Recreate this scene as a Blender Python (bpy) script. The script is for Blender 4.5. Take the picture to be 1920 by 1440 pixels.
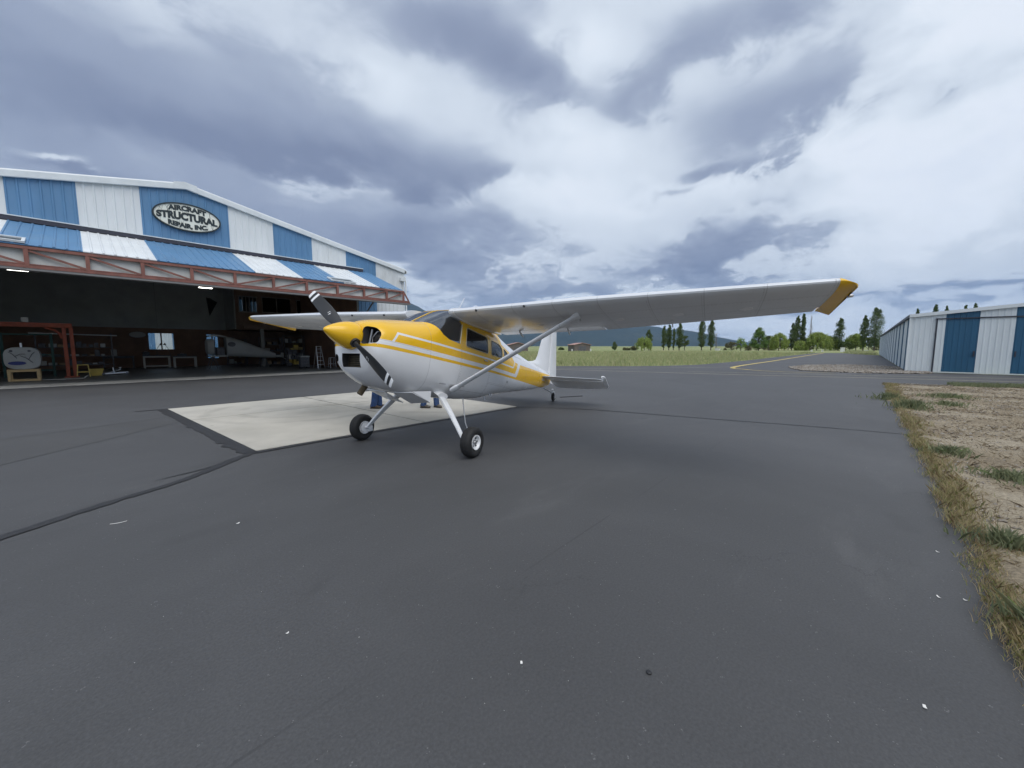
import bpy, bmesh, math, random
import numpy as np
from mathutils import Vector, Matrix, noise
R = math.radians
random.seed(7); rng = np.random.default_rng(7)
for o in list(bpy.data.objects): bpy.data.objects.remove(o)
sc = bpy.context.scene; COL = sc.collection

CLOUDS = [ (86.9, 25.4, 16.0, 4.6, 0.10), (72.5, 23.2, 23.7, 3.2, 0.22), (85.2, 22.7, 12.1, 2.7, 0.08), (57.3, 22.1, 18.3, 2.1, 0.22), (50.9, 14.4, 11.3, 3.8, 0.30), (70.6, 15.1, 
11.9, 2.5, 0.14), (48.3, 36.3, 9.4, 2.6, 0.26), (41.0, 33.7, 6.6, 3.3, 0.20), (26.5, 29.7, 6.9, 3.6, 0.26), (17.2, 34.1, 9.0, 3.0, 0.24), (12.6, 25.3, 8.4, 4.1, 0.24), (16.4, 
20.7, 5.5, 1.3, 0.32), (20.0, 18.5, 3.9, 0.7, 0.24), (9.6, 12.3, 10.3, 1.8, 0.28), (18.4, 10.4, 8.4, 1.7, 0.26), (4.5, 24.6, 7.4, 3.3, 0.12), (39.4, 8.0, 14.7, 1.9, 0.16), (-6.3, 
6.3, 7.5, 0.8, 0.22), (91.1, 16.4, 3.6, 0.7, 0.20), (93.2, 17.4, 2.1, 0.8, -0.30), (66.7, 20.1, 11.3, 0.8, -0.16), (35.0, 25.0, 8.1, 5.3, -0.18), (33.7, 36.5, 6.4, 2.6, -0.20), 
(76.7, 15.3, 21.0, 5.2, 0.12), (65.3, 9.1, 16.5, 4.1, 0.10), (-2.0, 16.2, 12.5, 7.3, -0.46), (-3.9, 27.3, 5.9, 3.1, -0.30), (55.8, 10.0, 3.7, 1.9, -0.34), (34.7, 5.9, 6.9, 1.1, 
-0.30), (47.1, 9.8, 10.8, 2.2, 0.10), (29.5, 8.2, 8.9, 1.6, 0.10), (30.4, 18.6, 17.4, 2.6, -0.18), (6.0, 3.1, 15.3, 1.9, -0.22), (59.8, 30.0, 6.1, 2.5, -0.18), (86.5, 29.8, 7.6, 
1.1, -0.10) ]

# ------------------------------------------------------------------ camera, sky, sun, exposure
# world axes: X runs along the big hangar's front, Y runs into that hangar, Z up; metres
YAW = 42.47                      # camera heading measured from +X
cd = bpy.data.cameras.new('camera'); cam = bpy.data.objects.new('camera', cd); COL.objects.link(cam)
cam.location = (0, 0, 1.6); cam.rotation_euler = (R(90 - 5.62), 0, R(YAW - 90))
cd.sensor_width = 36; cd.lens = 13.52; cd.clip_start = 0.05; cd.clip_end = 60000
sc.camera = cam
sc.view_settings.view_transform = 'Standard'; sc.view_settings.look = 'None'
sc.view_settings.exposure = 0.5; sc.view_settings.gamma = 1.0; sc.view_settings.use_curve_mapping = False
SUN_EL, SUN_AZ = 58.0, 250.0     # high, behind the cloud, over the viewer's shoulder
SUN_STRENGTH, SKY_STRENGTH = 1.5, 0.1
HAZE = 4.0e-5
SKY_GAIN = 8.2
sc.cycles.use_denoising = True; sc.cycles.max_bounces = 7; sc.cycles.diffuse_bounces = 3; sc.cycles.glossy_bounces = 3; sc.cycles.transparent_max_bounces = 10; sc.cycles.volume_bounces = 0
sc.cycles.use_adaptive_sampling = True; sc.cycles.adaptive_threshold = 0.02

# ---- a small expression builder for shader nodes
class S:
    def __init__(s, t, k): s.t, s.k = t, k
    def _m(s, op, *a):
        n = s.t.nodes.new('ShaderNodeMath'); n.operation = op
        for i, v in enumerate((s,) + a):
            if isinstance(v, S): s.t.links.new(v.k, n.inputs[i])
            else: n.inputs[i].default_value = v
        return S(s.t, n.outputs[0])
    def __add__(s, o): return s._m('ADD', o)
    __radd__ = __add__
    def __sub__(s, o): return s._m('SUBTRACT', o)
    def __rsub__(s, o): return (s * -1.0) + o
    def __mul__(s, o): return s._m('MULTIPLY', o)
    __rmul__ = __mul__
    def __truediv__(s, o): return s._m('DIVIDE', o)
    def gt(s, o): return s._m('GREATER_THAN', o)
    def lt(s, o): return s._m('LESS_THAN', o)
    def mx(s, o): return s._m('MAXIMUM', o)
    def mn(s, o): return s._m('MINIMUM', o)
    def ab(s): return s._m('ABSOLUTE')
    def pw(s, o): return s._m('POWER', o)
    def fn(s, op, *a): return s._m(op, *a)
    def ss(s, a, b):
        n = s.t.nodes.new('ShaderNodeMapRange'); n.interpolation_type = 'SMOOTHSTEP'
        s.t.links.new(s.k, n.inputs[0]); n.inputs[1].default_value = a; n.inputs[2].default_value = b
        return S(s.t, n.outputs[0])
def tree_of(owner):
    owner.use_nodes = True; t = owner.node_tree; t.nodes.clear(); return t
def sep(t, sock):
    n = t.nodes.new('ShaderNodeSeparateXYZ'); t.links.new(sock, n.inputs[0]); return [S(t, k) for k in n.outputs]
def comb(t, x, y, z):
    n = t.nodes.new('ShaderNodeCombineXYZ')
    for i, v in enumerate((x, y, z)):
        if isinstance(v, S): t.links.new(v.k, n.inputs[i])
        else: n.inputs[i].default_value = v
    return n.outputs[0]
def coord(t, which='Object'):
    return t.nodes.new('ShaderNodeTexCoord').outputs[which]
def fbm(t, vec, scale, detail=4, rough=0.55, dist=0.0, lac=2.0):
    n = t.nodes.new('ShaderNodeTexNoise'); n.inputs['Scale'].default_value = scale; n.inputs['Detail'].default_value = detail
    n.inputs['Roughness'].default_value = rough; n.inputs['Distortion'].default_value = dist; n.inputs['Lacunarity'].default_value = lac
    if vec is not None: t.links.new(vec, n.inputs['Vector'])
    return S(t, n.outputs[0])
def voro(t, vec, scale, feature='F1', out='Distance'):
    n = t.nodes.new('ShaderNodeTexVoronoi'); n.feature = feature; n.inputs['Scale'].default_value = scale
    if vec is not None: t.links.new(vec, n.inputs['Vector'])
    return S(t, n.outputs[out])
def c4(c): return (c[0], c[1], c[2], 1.0)
def mixc(t, f, a, b, mode='MIX'):
    n = t.nodes.new('ShaderNodeMix'); n.data_type = 'RGBA'; n.blend_type = mode
    if isinstance(f, S): t.links.new(f.k, n.inputs[0])
    else: n.inputs[0].default_value = f
    for i, v in ((6, a), (7, b)):
        if isinstance(v, tuple): n.inputs[i].default_value = c4(v)
        else: t.links.new(v, n.inputs[i])
    return n.outputs[2]
def ramp(t, f, stops, interp='LINEAR'):
    n = t.nodes.new('ShaderNodeValToRGB'); n.color_ramp.interpolation = interp
    e = n.color_ramp.elements
    while len(e) < len(stops): e.new(0.5)
    for i, (p, c) in enumerate(stops): e[i].position = p; e[i].color = c4(c)
    t.links.new(f.k, n.inputs[0]); return n.outputs[0]
def scalec(t, col, f):
    n = t.nodes.new('ShaderNodeVectorMath'); n.operation = 'SCALE'; t.links.new(col, n.inputs[0])
    if isinstance(f, S): t.links.new(f.k, n.inputs['Scale'])
    else: n.inputs['Scale'].default_value = f
    return n.outputs[0]

# ---- sky: clear-sky model behind a nearly closed layer of broken cloud
world = bpy.data.worlds.new('World'); sc.world = world
t = tree_of(world)
sky = t.nodes.new('ShaderNodeTexSky'); sky.sky_type = 'NISHITA'; sky.sun_disc = False
sky.sun_elevation = R(SUN_EL); sky.sun_rotation = R(90 - SUN_AZ); sky.altitude = 1000
d = coord(t, 'Generated'); dx, dy, dz = sep(t, d)
zz = dz.mx(0.0) + 0.30
px_, py_ = dx / zz, dy / zz
P = comb(t, px_, py_, 0.0)
wn = t.nodes.new('ShaderNodeTexNoise'); wn.inputs['Scale'].default_value = 1.1; wn.inputs['Detail'].default_value = 4; wn.inputs['Roughness'].default_value = 0.6; t.links.new(P, wn.inputs['Vector'])
wr, wg, wb = sep(t, wn.outputs['Color']); w1, w2 = wr - 0.5, wg - 0.5
PW = comb(t, px_ + w1 * 0.5, py_ + w2 * 0.5, 0.7)
n1 = fbm(t, PW, 1.0, 4, 0.5); n2 = fbm(t, PW, 4.2, 9, 0.60)          # broad banks and ragged lumps
az = dy.fn('ARCTAN2', dx) * (180 / math.pi); el = dz.fn('ARCSINE') * (180 / math.pi)
lump = n2 - 0.5
az = az + w1 * 26.0 + lump * 16.0; el = el + w2 * 14.0 + lump * 9.0
dens = 0.47 + (n1 - 0.5) * 0.60 + lump * 0.36
for (a0, e0, ra, re, amp) in CLOUDS:            # the larger cloud banks and openings: azimuth, elevation, spread, weight
    q = ((az - a0) / ra).pw(2.0) + ((el - e0) / re).pw(2.0)
    dens = dens + (q.pw(1.4) * -1.0).fn('EXPONENT') * amp
low_ = fbm(t, comb(t, az * 0.085, el * 0.24, 4.0), 1.0, 8, 0.62, 0.6)            # heaped cloud lying low over the hills
dens = dens - (1.0 - el.ss(0.0, 13.0)) * 0.05 + (low_ - 0.5) * (1.0 - el.ss(8.0, 21.0)) * 0.95
# each bank has a ragged sharp side and a soft shaded belly
dens = dens + (dens + lump * 0.25).ss(0.44, 0.58) * 0.12 - 0.05
ccol = ramp(t, dens, [(0.02, (0.84, 0.885, 0.95)), (0.22, (0.67, 0.735, 0.82)), (0.38, (0.58, 0.645, 0.735)), (0.53, (0.445, 0.505, 0.61)),
                      (0.72, (0.295, 0.345, 0.46)), (1.0, (0.195, 0.235, 0.345))])
cover = dens.ss(-0.15, 0.25)
skyc = mixc(t, cover * 0.25 + 0.75, sky.outputs[0], scalec(t, ccol, SKY_GAIN))
bg = t.nodes.new('ShaderNodeBackground'); t.links.new(skyc, bg.inputs[0]); bg.inputs[1].default_value = SKY_STRENGTH
ow = t.nodes.new('ShaderNodeOutputWorld'); t.links.new(bg.outputs[0], ow.inputs[0])
world.cycles.sampling_method = 'MANUAL'; world.cycles.sample_map_resolution = 512
sl = bpy.data.lights.new('sun', 'SUN'); so = bpy.data.objects.new('sun', sl); COL.objects.link(so)
sl.energy = SUN_STRENGTH; sl.angle = R(60); sl.color = (1.0, 0.965, 0.92)
so.rotation_euler = (R(90 - SUN_EL), 0, R(SUN_AZ + 90)); so.location = (0, 0, 60)

# ------------------------------------------------------------------ helpers: materials
MATS = {}
def material(name, col, rough=0.6, metal=0.0, var=0.0, vscale=3.0, bump=0.0, bscale=40.0, coat=0.0, spec=0.5, which='Object', stretch=None, dirt=None):
    if name in MATS: return MATS[name]
    m = bpy.data.materials.new(name); t = tree_of(m); MATS[name] = m
    b = t.nodes.new('ShaderNodeBsdfPrincipled'); o = t.nodes.new('ShaderNodeOutputMaterial'); t.links.new(b.outputs[0], o.inputs[0])
    b.inputs['Roughness'].default_value = rough; b.inputs['Metallic'].default_value = metal
    b.inputs['Coat Weight'].default_value = coat; b.inputs['Coat Roughness'].default_value = 0.08
    b.inputs['Specular IOR Level'].default_value = spec
    b.inputs['Base Color'].default_value = c4(col)
    v = coord(t, which)
    if stretch:
        x, y, z = sep(t, v); v = comb(t, x * stretch[0], y * stretch[1], z * stretch[2])
    if var:
        n = fbm(t, v, vscale, 6, 0.6)
        lo = tuple(c * (1 - var) for c in col); hi = tuple(min(c * (1 + var), 1.0) for c in col)
        k = ramp(t, n, [(0.3, lo), (0.7, hi)])
        if dirt:
            k = mixc(t, fbm(t, v, vscale * 0.35, 8, 0.65, 0.6).ss(0.52, 0.78), k, dirt)
        t.links.new(k, b.inputs['Base Color'])
        rr = n * 0.25 + (rough - 0.125); t.links.new(rr.k, b.inputs['Roughness'])
    if bump:
        bn = t.nodes.new('ShaderNodeBump'); bn.inputs['Strength'].default_value = bump; bn.inputs['Distance'].default_value = 0.01
        t.links.new(fbm(t, v, bscale, 4, 0.6).k, bn.inputs['Height']); t.links.new(bn.outputs[0], b.inputs['Normal'])
    return m
def shader(m):
    return next(n for n in m.node_tree.nodes if n.type == 'BSDF_PRINCIPLED')
def glass(name, tint, ior=1.45, rough=0.02):
    m = bpy.data.materials.new(name); t = tree_of(m); MATS[name] = m
    tr = t.nodes.new('ShaderNodeBsdfTransparent'); tr.inputs[0].default_value = c4(tint)
    gl = t.nodes.new('ShaderNodeBsdfGlossy'); gl.inputs['Roughness'].default_value = rough; gl.inputs[0].default_value = (0.9, 0.92, 0.95, 1)
    fr = t.nodes.new('ShaderNodeFresnel'); fr.inputs[0].default_value = ior
    mx = t.nodes.new('ShaderNodeMixShader'); o = t.nodes.new('ShaderNodeOutputMaterial')
    t.links.new(fr.outputs[0], mx.inputs[0]); t.links.new(tr.outputs[0], mx.inputs[1]); t.links.new(gl.outputs[0], mx.inputs[2]); t.links.new(mx.outputs[0], o.inputs[0])
    return m
def emitter(name, col, strength):
    m = material(name, col, 0.4); b = shader(m); b.inputs['Emission Color'].default_value = c4(col); b.inputs['Emission Strength'].default_value = strength
    return m

# ------------------------------------------------------------------ helpers: meshes
class MB:
    def __init__(s): s.v = []; s.f = []; s.mi = []; s.cur = 0
    def add(s, vs, fs):
        k = len(s.v); s.v += [tuple(p) for p in vs]; s.f += [tuple(i + k for i in f) for f in fs]; s.mi += [s.cur] * len(fs); return s
    def box(s, x0, x1, y0, y1, z0, z1):
        return s.add([(x0,y0,z0),(x1,y0,z0),(x1,y1,z0),(x0,y1,z0),(x0,y0,z1),(x1,y0,z1),(x1,y1,z1),(x0,y1,z1)],
                     [(3,2,1,0),(4,5,6,7),(0,1,5,4),(1,2,6,5),(2,3,7,6),(3,0,4,7)])
    def bevbox(s, x0, x1, y0, y1, z0, z1, b=0.01):
        bm = bmesh.new(); bmesh.ops.create_cube(bm, size=1.0)
        for v in bm.verts: v.co = Vector((x0 + (v.co.x + .5) * (x1 - x0), y0 + (v.co.y + .5) * (y1 - y0), z0 + (v.co.z + .5) * (z1 - z0)))
        bmesh.ops.bevel(bm, geom=bm.edges[:], offset=b, segments=2, affect='EDGES', profile=0.6)
        bm.verts.ensure_lookup_table(); bm.verts.index_update()
        s.add([v.co[:] for v in bm.verts], [[v.index for v in f.verts] for f in bm.faces]); bm.free(); return s
    def bar(s, a, b, w, h=None, up=(0, 0, 1)):                     # rectangular bar between two points
        h = w if h is None else h; a = Vector(a); b = Vector(b); d = (b - a).normalized(); u = Vector(up)
        if abs(d.dot(u)) > 0.98: u = Vector((1, 0, 0))
        x = d.cross(u).normalized() * (w / 2); y = x.cross(d).normalized() * (h / 2)
        return s.add([a-x-y, a+x-y, a+x+y, a-x+y, b-x-y, b+x-y, b+x+y, b-x+y], [(3,2,1,0),(4,5,6,7),(0,1,5,4),(1,2,6,5),(2,3,7,6),(3,0,4,7)])
    def tube(s, pts, r, n=10, cap=True, ell=None):                 # round tube along points, r a number or a list
        pts = [Vector(p) for p in pts]; m = len(pts); rr = r if isinstance(r, (list, tuple)) else [r] * m
        rings = []; prev = None
        for i, p in enumerate(pts):
            d = (pts[min(i + 1, m - 1)] - pts[max(i - 1, 0)]).normalized()
            if prev is None:
                u = Vector((0, 0, 1)) if abs(d.z) < 0.9 else Vector((1, 0, 0)); x = d.cross(u).normalized()
            else: x = (prev - d * prev.dot(d)).normalized()
            prev = x; y = d.cross(x); e = ell or (1, 1)
            rings.append([p + x * (rr[i] * e[0] * math.cos(2 * math.pi * k / n)) + y * (rr[i] * e[1] * math.sin(2 * math.pi * k / n)) for k in range(n)])
        return s.loft(rings, cap)
    def loft(s, rings, cap=True, closed=True):
        n = len(rings[0]); vs = [p for r in rings for p in r]; fs = []
        for i in range(len(rings) - 1):
            for k in range(n if closed else n - 1):
                a, b = i * n + k, i * n + (k + 1) % n; fs.append((a, b, b + n, a + n))
        if cap: fs.append(tuple(range(n - 1, -1, -1))); fs.append(tuple(range(len(vs) - n, len(vs))))
        return s.add(vs, fs)
    def lathe(s, prof, n=24, axis='z', c=(0, 0, 0)):               # profile of (radius, height)
        rings = []
        for r, h in prof:
            ring = []
            for k in range(n):
                a = 2 * math.pi * k / n; p = (r * math.cos(a), r * math.sin(a), h)
                if axis == 'y': p = (p[0], p[2], -p[1])
                if axis == 'x': p = (p[2], p[0], p[1])
                ring.append((p[0] + c[0], p[1] + c[1], p[2] + c[2]))
            rings.append(ring)
        return s.loft(rings, True)
    def prism(s, poly, a, b, axis='y'):                            # polygon pushed from a to b along an axis
        def pt(p, q): return (p[0], q, p[1]) if axis == 'y' else ((p[0], p[1], q) if axis == 'z' else (q, p[0], p[1]))
        n = len(poly); s.add([pt(p, a) for p in poly] + [pt(p, b) for p in poly],
              [tuple(range(n)), tuple(range(2 * n - 1, n - 1, -1))] + [(i, i + n, (i + 1) % n + n, (i + 1) % n) for i in range(n)]); return s
    def mesh(s, name, mats, smooth=None, fix=True):
        me = bpy.data.meshes.new(name); me.from_pydata(s.v, [], s.f); me.update()
        if fix:
            bm = bmesh.new(); bm.from_mesh(me); bmesh.ops.recalc_face_normals(bm, faces=bm.faces[:]); bm.to_mesh(me); bm.free()
        for m in (mats if isinstance(mats, (list, tuple)) else [mats]): me.materials.append(m)
        if any(s.mi): me.polygons.foreach_set('material_index', s.mi)
        if smooth is not None: smooth_mesh(me, smooth)
        return me
def smooth_mesh(me, angle=35):
    if angle <= 0: return
    me.polygons.foreach_set('use_smooth', [True] * len(me.polygons)); me.set_sharp_from_angle(angle=R(angle))
def link(name, me, parent=None, label=None, cat=None, group=None, kind=None, loc=None, rot=None):
    o = bpy.data.objects.new(name, me); COL.objects.link(o)
    if parent is not None: o.parent = parent
    if loc is not None: o.location = loc
    if rot is not None: o.rotation_euler = rot
    for k, v in (('label', label), ('category', cat), ('group', group), ('kind', kind)):
        if v: o[k] = v
    return o
def part(name, mb, mat, parent, smooth=None, label=None, loc=None, rot=None):
    return link(name, mb.mesh(name, mat, smooth), parent, label, loc=loc, rot=rot)
def thing(name, label, cat, loc=(0, 0, 0), rz=0.0, group=None):
    return link(name, None, None, label, cat, group, None, loc, (0, 0, rz))
def copy_tree(o, parent=None):
    c = o.copy(); COL.objects.link(c); c.parent = parent
    for ch in list(o.children): copy_tree(ch, c)
    return c
def structure(name, mb, mat, smooth=None, parent=None):
    return link(name, mb.mesh(name, mat, smooth), parent, kind=None if parent else 'structure')
def sheet(poly, z, grid=None):
    return MB().add([(p[0], p[1], z) for p in poly], [tuple(range(len(poly)))])
def quads_mesh(name, V, mat, nper=4):
    """V: (n, nper, 3) array of separate polygons -> one mesh"""
    n = V.shape[0]; me = bpy.data.meshes.new(name)
    me.vertices.add(n * nper); me.vertices.foreach_set('co', V.reshape(-1).astype(np.float32))
    me.loops.add(n * nper); me.loops.foreach_set('vertex_index', np.arange(n * nper, dtype=np.int32))
    me.polygons.add(n); me.polygons.foreach_set('loop_start', np.arange(0, n * nper, nper, dtype=np.int32))
    me.update(calc_edges=True); me.materials.append(mat); return me
def in_poly(x, y, poly):
    c = np.zeros(len(x), bool); n = len(poly)
    for i in range(n):
        x0, y0 = poly[i]; x1, y1 = poly[(i + 1) % n]
        if y0 == y1: continue
        c ^= ((y0 > y) != (y1 > y)) & (x < (x1 - x0) * (y - y0) / (y1 - y0) + x0)
    return c
# ------------------------------------------------------------------ setting: ground, pavements, markings
def asphalt(name, base, dust, seed):
    m = bpy.data.materials.new(name); t = tree_of(m); MATS[name] = m
    b = t.nodes.new('ShaderNodeBsdfPrincipled'); o = t.nodes.new('ShaderNodeOutputMaterial'); t.links.new(b.outputs[0], o.inputs[0])
    v0 = coord(t); x, y, z = sep(t, v0); v = comb(t, x + seed, y - seed, z)
    big = fbm(t, v, 0.22, 9, 0.68, 0.5); mid = fbm(t, comb(t, x * 0.45 + seed, y * 1.5, z), 0.9, 7, 0.66, 0.8); fine = fbm(t, v, 70, 4, 0.7); grit = voro(t, v, 85)
    col = ramp(t, big, [(0.30, tuple(c * 0.80 for c in base)), (0.50, base), (0.72, tuple(c * 1.22 for c in base))])
    col = mixc(t, mid.ss(0.54, 0.80) * 0.55, col, dust)
    col = mixc(t, 1.0, col, ramp(t, fine, [(0.25, (0.70, 0.70, 0.70)), (0.5, (1, 1, 1)), (0.78, (1.35, 1.35, 1.35))]), 'MULTIPLY')
    # single pale chips of aggregate and small dark stains
    cell = voro(t, v, 55, out='Color'); cr, cg, cb = sep(t, cell.k)
    chip = cr.gt(0.985) * grit.lt(0.30); col = mixc(t, chip * 0.40, col, (0.24, 0.24, 0.24))
    cell2 = voro(t, v, 9, out='Color'); r2, g2, b2 = sep(t, cell2.k)
    chip2 = r2.gt(0.985) * voro(t, v, 9).lt(0.035 + 0.0); col = mixc(t, chip2 * 0.9, col, (0.50, 0.50, 0.48))
    stain = fbm(t, comb(t, x * 0.7 - 3.0, y + 8.0, 0.0), 0.55, 7, 0.6, 1.2).ss(0.63, 0.74); col = mixc(t, stain * 0.40, col, tuple(c * 0.55 for c in base))
    scuff = fbm(t, comb(t, x * 3.0 + seed, y * 0.9, 0.0), 1.3, 8, 0.72, 0.3).ss(0.66, 0.76); col = mixc(t, scuff * 0.45, col, dust)
    # hairline cracks, paving-lane joints and old tyre sweeps
    ck = voro(t, comb(t, x * 0.33 + mid * 0.9, y * 0.33 + big * 0.9, seed), 1.0, 'DISTANCE_TO_EDGE'); col = mixc(t, ck.lt(0.0028) * fbm(t, v, 0.5, 3).ss(0.54, 0.64) * 0.6, col, tuple(c * 0.5 for c in base))
    lane = ((((y + fine * 0.02) / 3.4).fn('FRACT')) - 0.5).ab().lt(0.0022) * fbm(t, v, 0.8, 4).ss(0.40, 0.60); col = mixc(t, lane * 0.5, col, tuple(c * 0.55 for c in base))
    for cx_, cy_, r_ in ((2.0, -9.0, 13.2), (2.0, -9.0, 15.5), (14.0, 16.0, 12.6), (-6.0, 14.0, 10.2)):
        dr = (((x - cx_).pw(2.0) + (y - cy_).pw(2.0)).pw(0.5) - r_).ab(); col = mixc(t, (1.0 - dr.ss(0.03, 0.14)) * fbm(t, v, 1.4, 5).ss(0.42, 0.66) * 0.22, col, tuple(c * 0.6 for c in base))
    t.links.new(col, b.inputs['Base Color'])
    rr = fine * 0.16 + 0.58; t.links.new(rr.k, b.inputs['Roughness']); b.inputs['Specular IOR Level'].default_value = 0.5
    bn = t.nodes.new('ShaderNodeBump'); bn.inputs['Strength'].default_value = 0.35; bn.inputs['Distance'].default_value = 0.004
    h = fine * 0.6 + grit * 0.5; t.links.new(h.k, bn.inputs['Height']); t.links.new(bn.outputs[0], b.inputs['Normal'])
    return m
A_APRON = asphalt('apron_asphalt', (0.068, 0.0685, 0.071), (0.106, 0.106, 0.107), 0.0)
A_OLD = asphalt('old_asphalt', (0.066, 0.066, 0.067), (0.10, 0.10, 0.10), 31.0)
A_TAXI = asphalt('taxiway_asphalt', (0.070, 0.070, 0.073), (0.11, 0.108, 0.105), 57.0)
TAR = material('sealant_tar', (0.026, 0.026, 0.028), 0.55, var=0.3, vscale=5, bump=0.4, bscale=30)
CONC = material('pad_concrete', (0.47, 0.445, 0.39), 0.85, var=0.13, vscale=0.9, bump=0.25, bscale=60, dirt=(0.36, 0.335, 0.28))
t = CONC.node_tree; b = shader(CONC); cc_ = b.inputs['Base Color'].links[0].from_socket; ps = coord(t); x, y, z = sep(t, ps)
for cx_, cy_, r_ in ((3.6, 10.6, 1.35), (3.6, 10.6, 2.0), (8.5, 10.5, 4.2), (6.0, 7.0, 2.2)):       # faint tyre sweeps
    dr = (((x - cx_).pw(2.0) + (y - cy_).pw(2.0)).pw(0.5) - r_).ab(); cc_ = mixc(t, (1.0 - dr.ss(0.04, 0.16)) * fbm(t, ps, 1.2, 5).ss(0.38, 0.62) * 0.34, cc_, (0.26, 0.245, 0.215))
cc_ = mixc(t, (voro(t, ps, 1.7).lt(0.06) * fbm(t, ps, 6.0, 3).ss(0.35, 0.55)) * 0.55, cc_, (0.16, 0.15, 0.13))
t.links.new(cc_, b.inputs['Base Color'])
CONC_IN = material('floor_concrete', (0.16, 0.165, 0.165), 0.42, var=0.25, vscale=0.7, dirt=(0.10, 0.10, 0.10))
CONC_STRIP = material('threshold_concrete', (0.40, 0.39, 0.36), 0.85, var=0.2, vscale=1.4, dirt=(0.22, 0.21, 0.19))
YELLOW_LINE = material('line_paint', (0.52, 0.40, 0.13), 0.7, var=0.25, vscale=2.2, dirt=(0.22, 0.19, 0.11))
PALE_LINE = material('faded_line_paint', (0.40, 0.36, 0.27), 0.7, var=0.25, vscale=2.2, dirt=(0.20, 0.18, 0.14))

def field_material(name, stops, sc1, bumpd):
    m = bpy.data.materials.new(name); t = tree_of(m); MATS[name] = m
    b = t.nodes.new('ShaderNodeBsdfPrincipled'); o = t.nodes.new('ShaderNodeOutputMaterial'); t.links.new(b.outputs[0], o.inputs[0])
    v = coord(t); n = fbm(t, v, sc1, 9, 0.66, 0.4); f = fbm(t, v, sc1 * 40, 4, 0.7)
    col = ramp(t, n, stops); col = mixc(t, 1.0, col, ramp(t, f, [(0.3, (0.6, 0.6, 0.6)), (0.7, (1.4, 1.4, 1.35))]), 'MULTIPLY')
    t.links.new(col, b.inputs['Base Color']); b.inputs['Roughness'].default_value = 0.95; b.inputs['Specular IOR Level'].default_value = 0.1
    bn = t.nodes.new('ShaderNodeBump'); bn.inputs['Strength'].default_value = 0.8; bn.inputs['Distance'].default_value = bumpd
    t.links.new(f.k, bn.inputs['Height']); t.links.new(bn.outputs[0], b.inputs['Normal']); return m
FIELD = field_material('field_grass', [(0.30, (0.17, 0.21, 0.095)), (0.48, (0.24, 0.275, 0.13)), (0.62, (0.33, 0.32, 0.175)), (0.76, (0.42, 0.37, 0.22))], 0.05, 0.05)
VERGE = field_material('verge_soil', [(0.28, (0.19, 0.155, 0.115)), (0.45, (0.27, 0.225, 0.165)), (0.58, (0.33, 0.285, 0.22)), (0.74, (0.40, 0.34, 0.26))], 0.9, 0.02)
GRAVEL = field_material('gravel_soil', [(0.35, (0.23, 0.20, 0.16)), (0.65, (0.34, 0.30, 0.25))], 0.6, 0.02)

structure('ground', sheet([(-14000, -14000), (14000, -14000), (14000, 14000), (-14000, 14000)], -0.06), FIELD)
structure('apron', sheet([(-60, -60), (34, -60), (34, 8.0), (27.5, 16), (23, 21), (18, 26), (14, 31), (-60, 45)], 0.0), A_APRON)
structure('taxiway', sheet([(33.0, -1.95), (90, -1.95), (118, 4.2), (118, 8.4), (90, 9.0), (66, 9.65), (49, 9.75), (40.6, 10.2), (35.3, 10.6), (31.6, 11.9), (27.9, 14.7), (25, 17.9), (22.0, 21.5), (19.5, 18.5), (26.0, 2.0)], 0.004), A_TAXI)
# an older, greyer strip of paving in front of the hangar, left of the concrete pad
structure('pavement_strip', sheet([(-30, 6.9), (-2.4, 7.0), (1.15, 10.6), (0.9, 11.5), (-0.4, 11.1), (-1.6, 10.9), (-30, 9.2)], 0.0035), A_OLD)

# concrete pad: four slabs with open joints
pad = link('concrete_pad', None, kind='structure')
PADC = [(1.20, 13.0), (1.58, 6.74), (7.52, 6.69), (7.42, 12.85)]
def padpt(a, b):
    p = [Vector((*q, 0)) for q in PADC]; l = p[1].lerp(p[0], b); r = p[2].lerp(p[3], b); return l.lerp(r, a)
for a0, a1 in ((0, 0.515), (0.515, 1)):
    for b0, b1 in ((0, 0.62), (0.62, 1)):
        g = 0.0032; mb = MB(); q = [padpt(a0 + g, b0 + g), padpt(a1 - g, b0 + g), padpt(a1 - g, b1 - g), padpt(a0 + g, b1 - g)]
        mb.add([(p.x, p.y, -0.05) for p in q] + [(p.x, p.y, 0.016) for p in q], [(3, 2, 1, 0), (4, 5, 6, 7), (0, 1, 5, 4), (1, 2, 6, 5), (2, 3, 7, 6), (3, 0, 4, 7)])
        part('slab', mb, CONC, pad)

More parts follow.
